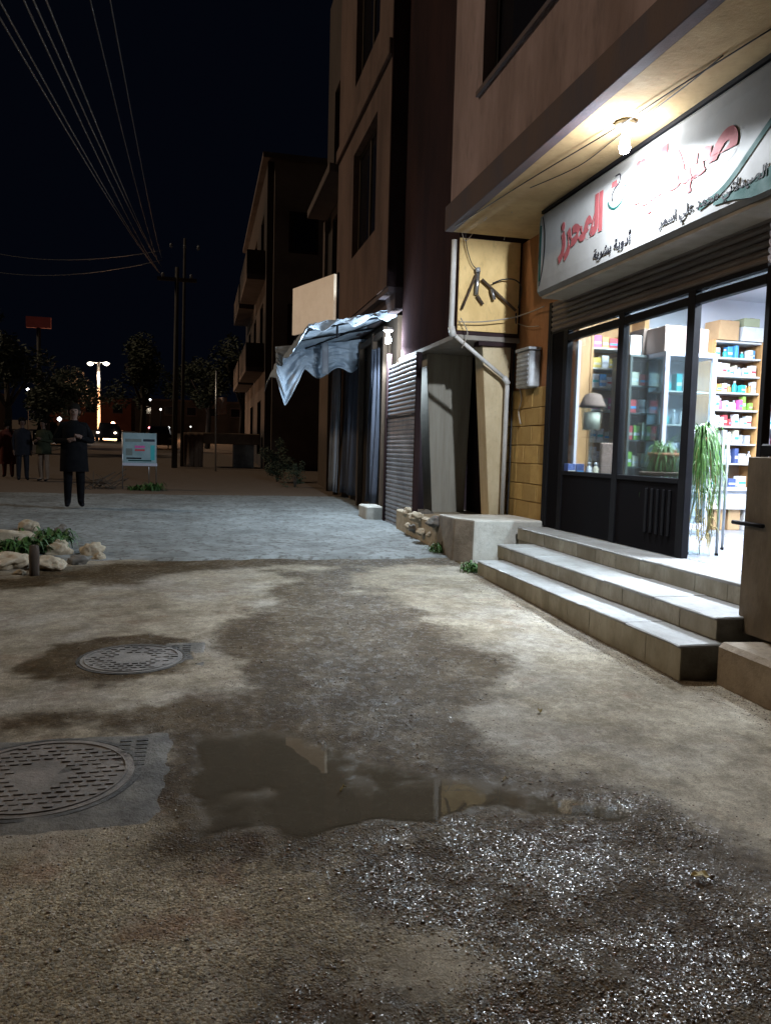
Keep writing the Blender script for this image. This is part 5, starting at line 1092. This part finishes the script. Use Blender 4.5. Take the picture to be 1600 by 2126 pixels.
for u in (188, 221):
    h = aty(u, 754, 75); T('arm', m_steel, sL, [(tp.x, 75, tp.z+.3), (h.x, 75, h.z+.1)], .05, 6); MB().lathe((h.x, 75, h.z), [(.05, -.22), (.24, -.12), (.28, 0), (.12, .1)], 10).build('lamp_head', m_lampg, sL, True)
l = bpy.data.lights.new('street_lamp_light', 'POINT'); l.energy = 700; l.color = (1, .85, .65); l.shadow_soft_size = .3; lo = link(bpy.data.objects.new('street_lamp_light', l)); lo.parent = sL; lo.location = (tp.x+9.2, 0, tp.z-gz(75)-.5)
bb = thing('billboard', 'dim red rooftop billboard high on a pole at the left', 'billboard', (-11.4, 60, gz(60)))
a, b = aty(54, 656, 60), aty(106, 682, 60); B('panel', M('dim_red_sign', (.3, .05, .04), .6, (.2, .04, .03), 2, em=(1, .16, .1), es=.008), bb, a.x, b.x, 60, 60.2, b.z, a.z); T('pole', m_pole, bb, [((a.x+b.x)/2, 60.1, gz(60)-.2), ((a.x+b.x)/2, 60.1, b.z)], .14, 8)
def tree(label, x, y, H, rad, n, group='trees along the far street', mat=None):
    t = thing('street_tree', label, 'tree', (x, y, gz(y)), group); T('trunk', m_bark, t, [(x, y, gz(y)-.2), (x+.1, y, gz(y)+H*.35), (x-.05, y, gz(y)+H*.7)], [.2, .15, .07], 7)
    for k in range(5): a_ = k*1.26; T('limb', m_bark, t, [(x+.05, y, gz(y)+H*.38), (x+rad*.6*math.cos(a_), y+rad*.6*math.sin(a_), gz(y)+H*.72)], [.09, .03], 5)
    leafcloud('crown', t, (x, y, gz(y)+H*.72), (rad, rad, H*.32), n, .16, mat or m_foliage)
for u, y, vt, rad, lab in ((15, 40, 700, 1.9, 'dim leafy tree at the left edge behind the group'), (95, 48, 760, 1.8, 'reddish dim tree above the heads of the group'), (150, 62, 770, 2.2, 'greyish tree left of the lit street lamp'), (295, 46, 690, 1.7, 'dark tree whose trunk stands just left of the utility poles'), (430, 52, 730, 2.2, 'dark tree right of the utility poles'), (500, 47, 690, 1.8, 'dark tree in front of the far balcony block')):
    q_ = aty(u, 900, y); tree(lab, q_.x, y, aty(u, vt, y).z-gz(y), rad, 2600)
# far shops and their lights
def far_building(label, x0, x1, y, H, mat, wins, lit):
    t = thing('far_building', label, 'building', ((x0+x1)/2, y, gz(y)), 'far buildings closing the street'); B('wall', mat, t, x0, x1, y, y+8, gz(y)-.5, gz(y)+H); B('roof', m_farband, t, x0-.2, x1+.2, y-.2, y+8.2, gz(y)+H, gz(y)+H+.25)
    for i in range(wins):
        xx = x0+(x1-x0)*(i+.5)/wins; wv = B('window', m_band, t, xx-.7, xx+.7, y-.06, y-.001, gz(y)+H*.55, gz(y)+H*.85); B('pane', m_glassd if i not in lit else emit('lit_window', (1, .8, .6), .5), wv, xx-.6, xx+.6, y-.09, y-.061, gz(y)+H*.58, gz(y)+H*.82)
    return t
m_fb1 = M('far_pale_wall', (.07, .06, .055), .9, (.045, .04, .036), .4); m_fb2 = M('far_glow_wall', (.30, .11, .06), .9, (.2, .07, .045), .4)
far_building('low pale shop block far down the street at the left', -38, -24, 100, 4.2, m_fb1, 5, (3,)); far_building('added brick coloured shop wall carrying the orange glow at the end of the street', -21, -10, 118, 4.5, m_fb2, 3, ()); far_building('dim pale shop block behind the advertising board', -9, 6, 112, 4.4, m_fb1, 5, ())  # orange-brown shop added as a backing wall for the hazy orange glow
def small_lamp(label, u, v, y, r, c, s, power=0):
    p = aty(u, v, y); t = thing('wall_lamp', label, 'lamp', (p.x, y, p.z), 'small lamps far down the street'); r *= .55; MB().lathe(p, [(r*.3, -r), (r, -r*.3), (r, r*.3), (r*.3, r)], 8).build('globe', emit('far_lamp_glow', c, s), t, True); T('stalk', m_black, t, [(p.x, y+.05, gz(y)), (p.x, y+.05, p.z-r*.9)], .04, 5)
    if power:
        l = bpy.data.lights.new('far_light', 'POINT'); l.energy = power; l.color = c; l.shadow_soft_size = .3; lo = link(bpy.data.objects.new('far_light', l)); lo.parent = t; lo.location = (0, -.6, 0)
for u, v, y, r, c, s, pw, lab in ((58, 808, 70, .2, (.9, .95, 1), 8, 0, 'bright white lamp point at the left above the group'), (86, 835, 60, .22, (.85, .9, 1), 3, 0, 'white lamp above the olive jacketed person, upper one'), (86, 868, 60, .22, (1, .9, .8), 2.5, 0, 'white lamp above the olive jacketed person, lower one'), (124, 870, 55, .25, (.9, .93, 1), 3, 120, 'white lamp just left of the person in the black coat'), (235, 882, 72, .45, (1, .5, .25), 30, 7000, 'strong orange lamp glowing at the end of the street'), (312, 830, 80, .2, (.9, .95, 1), 4, 0, 'cold lamp high right of the dark tree trunk'), (334, 850, 60, .14, (1, .95, .9), 4, 0, 'small white lamp by the utility pole'), (350, 888, 50, .16, (1, 1, 1), 3, 60, 'low white lamp at the foot of the utility pole'), (310, 888, 52, .12, (1, .25, .3), 4, 20, 'small red lamp above the advertising board'), (396, 886, 42, .08, (.9, .9, .85), 2, 0, 'faint lamp above the left end of the stone table')):
    small_lamp(lab, u, v, y, r, c, s, pw)
# parked car far off, lamps towards us
def car(label, x, y, col, lights):
    t = thing('parked_car', label, 'car', (x, y, gz(y))); z = gz(y)+.02; m = MB()
    m.poly([(x-.85, y, z+.25), (x-.87, y, z+.6), (x-.82, y, z+.85), (x-.62, y, z+.92), (x-.5, y, z+1.4), (x+.5, y, z+1.4), (x+.62, y, z+.92), (x+.82, y, z+.85), (x+.87, y, z+.6), (x+.85, y, z+.25)], (0, 3.9, 0)).build('body', col, t)
    MB().poly([(x-.56, y-.02, z+.95), (x-.45, y-.02, z+1.33), (x+.45, y-.02, z+1.33), (x+.56, y-.02, z+.95)], (0, .015, 0)).build('windscreen', m_glassd, t)
    for sx in (-.62, .62): MB().lathe((x+sx, y-.03, z+.66), [(.02, -.07), (.1, -.03), (.1, .03), (.02, .07)], 8).build('headlight', lights, t, True)
    for sx in (-.78, .78):
        for sy in (.7, 3.1): T('wheel', m_black, t, [(x+sx-.1, y+sy, z+.3), (x+sx+.1, y+sy, z+.3)], .3, 12)
q_ = aty(222, 895, 62); car('dark car with lit headlights standing under the orange lamp', q_.x, 62, m_cgrey, emit('headlight_glow', (1, .8, .6), 10))
q_ = aty(338, 905, 48); car('pale car parked behind the utility pole', q_.x-.2, 48, m_fb1, m_vent)
q_ = aty(100, 905, 50); car('dim car parked behind the group of people', q_.x, 50, m_cgrey, m_vent)

# ------------------------------------------------------------------ litter on the wet ground
def scrap(name, label, u, v, L, wd, mat, rz):
    p = atg(u, v); V, F = [], []; n = 6
    for i in range(n+1):
        t = i/n; w_ = wd*math.sin(math.pi*min(max(t, .08), .95)); z = .012+.012*math.sin(t*3.1)
        V += [(L*(t-.5), w_, z+.006*math.sin(i*2)), (L*(t-.5), 0, z-.004), (L*(t-.5), -w_, z+.005*math.cos(i*2.3))]
    for i in range(n): a = 3*i; F += [(a, a+1, a+4, a+3), (a+1, a+2, a+5, a+4)]
    o = raw(name, V, F, mat); h_ = fields(np.array([p.x]), np.array([p.y]))[0][0]; o.location = (p.x, p.y, max(h_, -.1065 if 2.6 < p.y < 3.8 else -9)+.001); o.rotation_euler = (0, 0, rz); sm = o.modifiers.new('s', 'SOLIDIFY'); sm.thickness = .002; return tag(o, label, 'litter')
scrap('dead_leaf', 'curled brown dead leaf on the sparkling wet gravel at the right', 1455, 1828, .07, .018, m_leafdry, -.5)
scrap('paper_scrap', 'tiny white scrap of paper on the puddle edge near the middle', 672, 1543, .02, .008, MC['white'], .4)
scrap('straw', 'thin pale straw floating on the puddle', 712, 1640, .05, .003, m_leafdry, .9)
scrap('straw', 'short pale straw at the back edge of the puddle right of the other straw', 1048, 1623, .035, .004, MC['cream'], .6)
scrap('dead_leaf', 'small brown leaf on the dry ground near the stair corner', 1120, 1480, .04, .012, m_leafdry, 1.2)
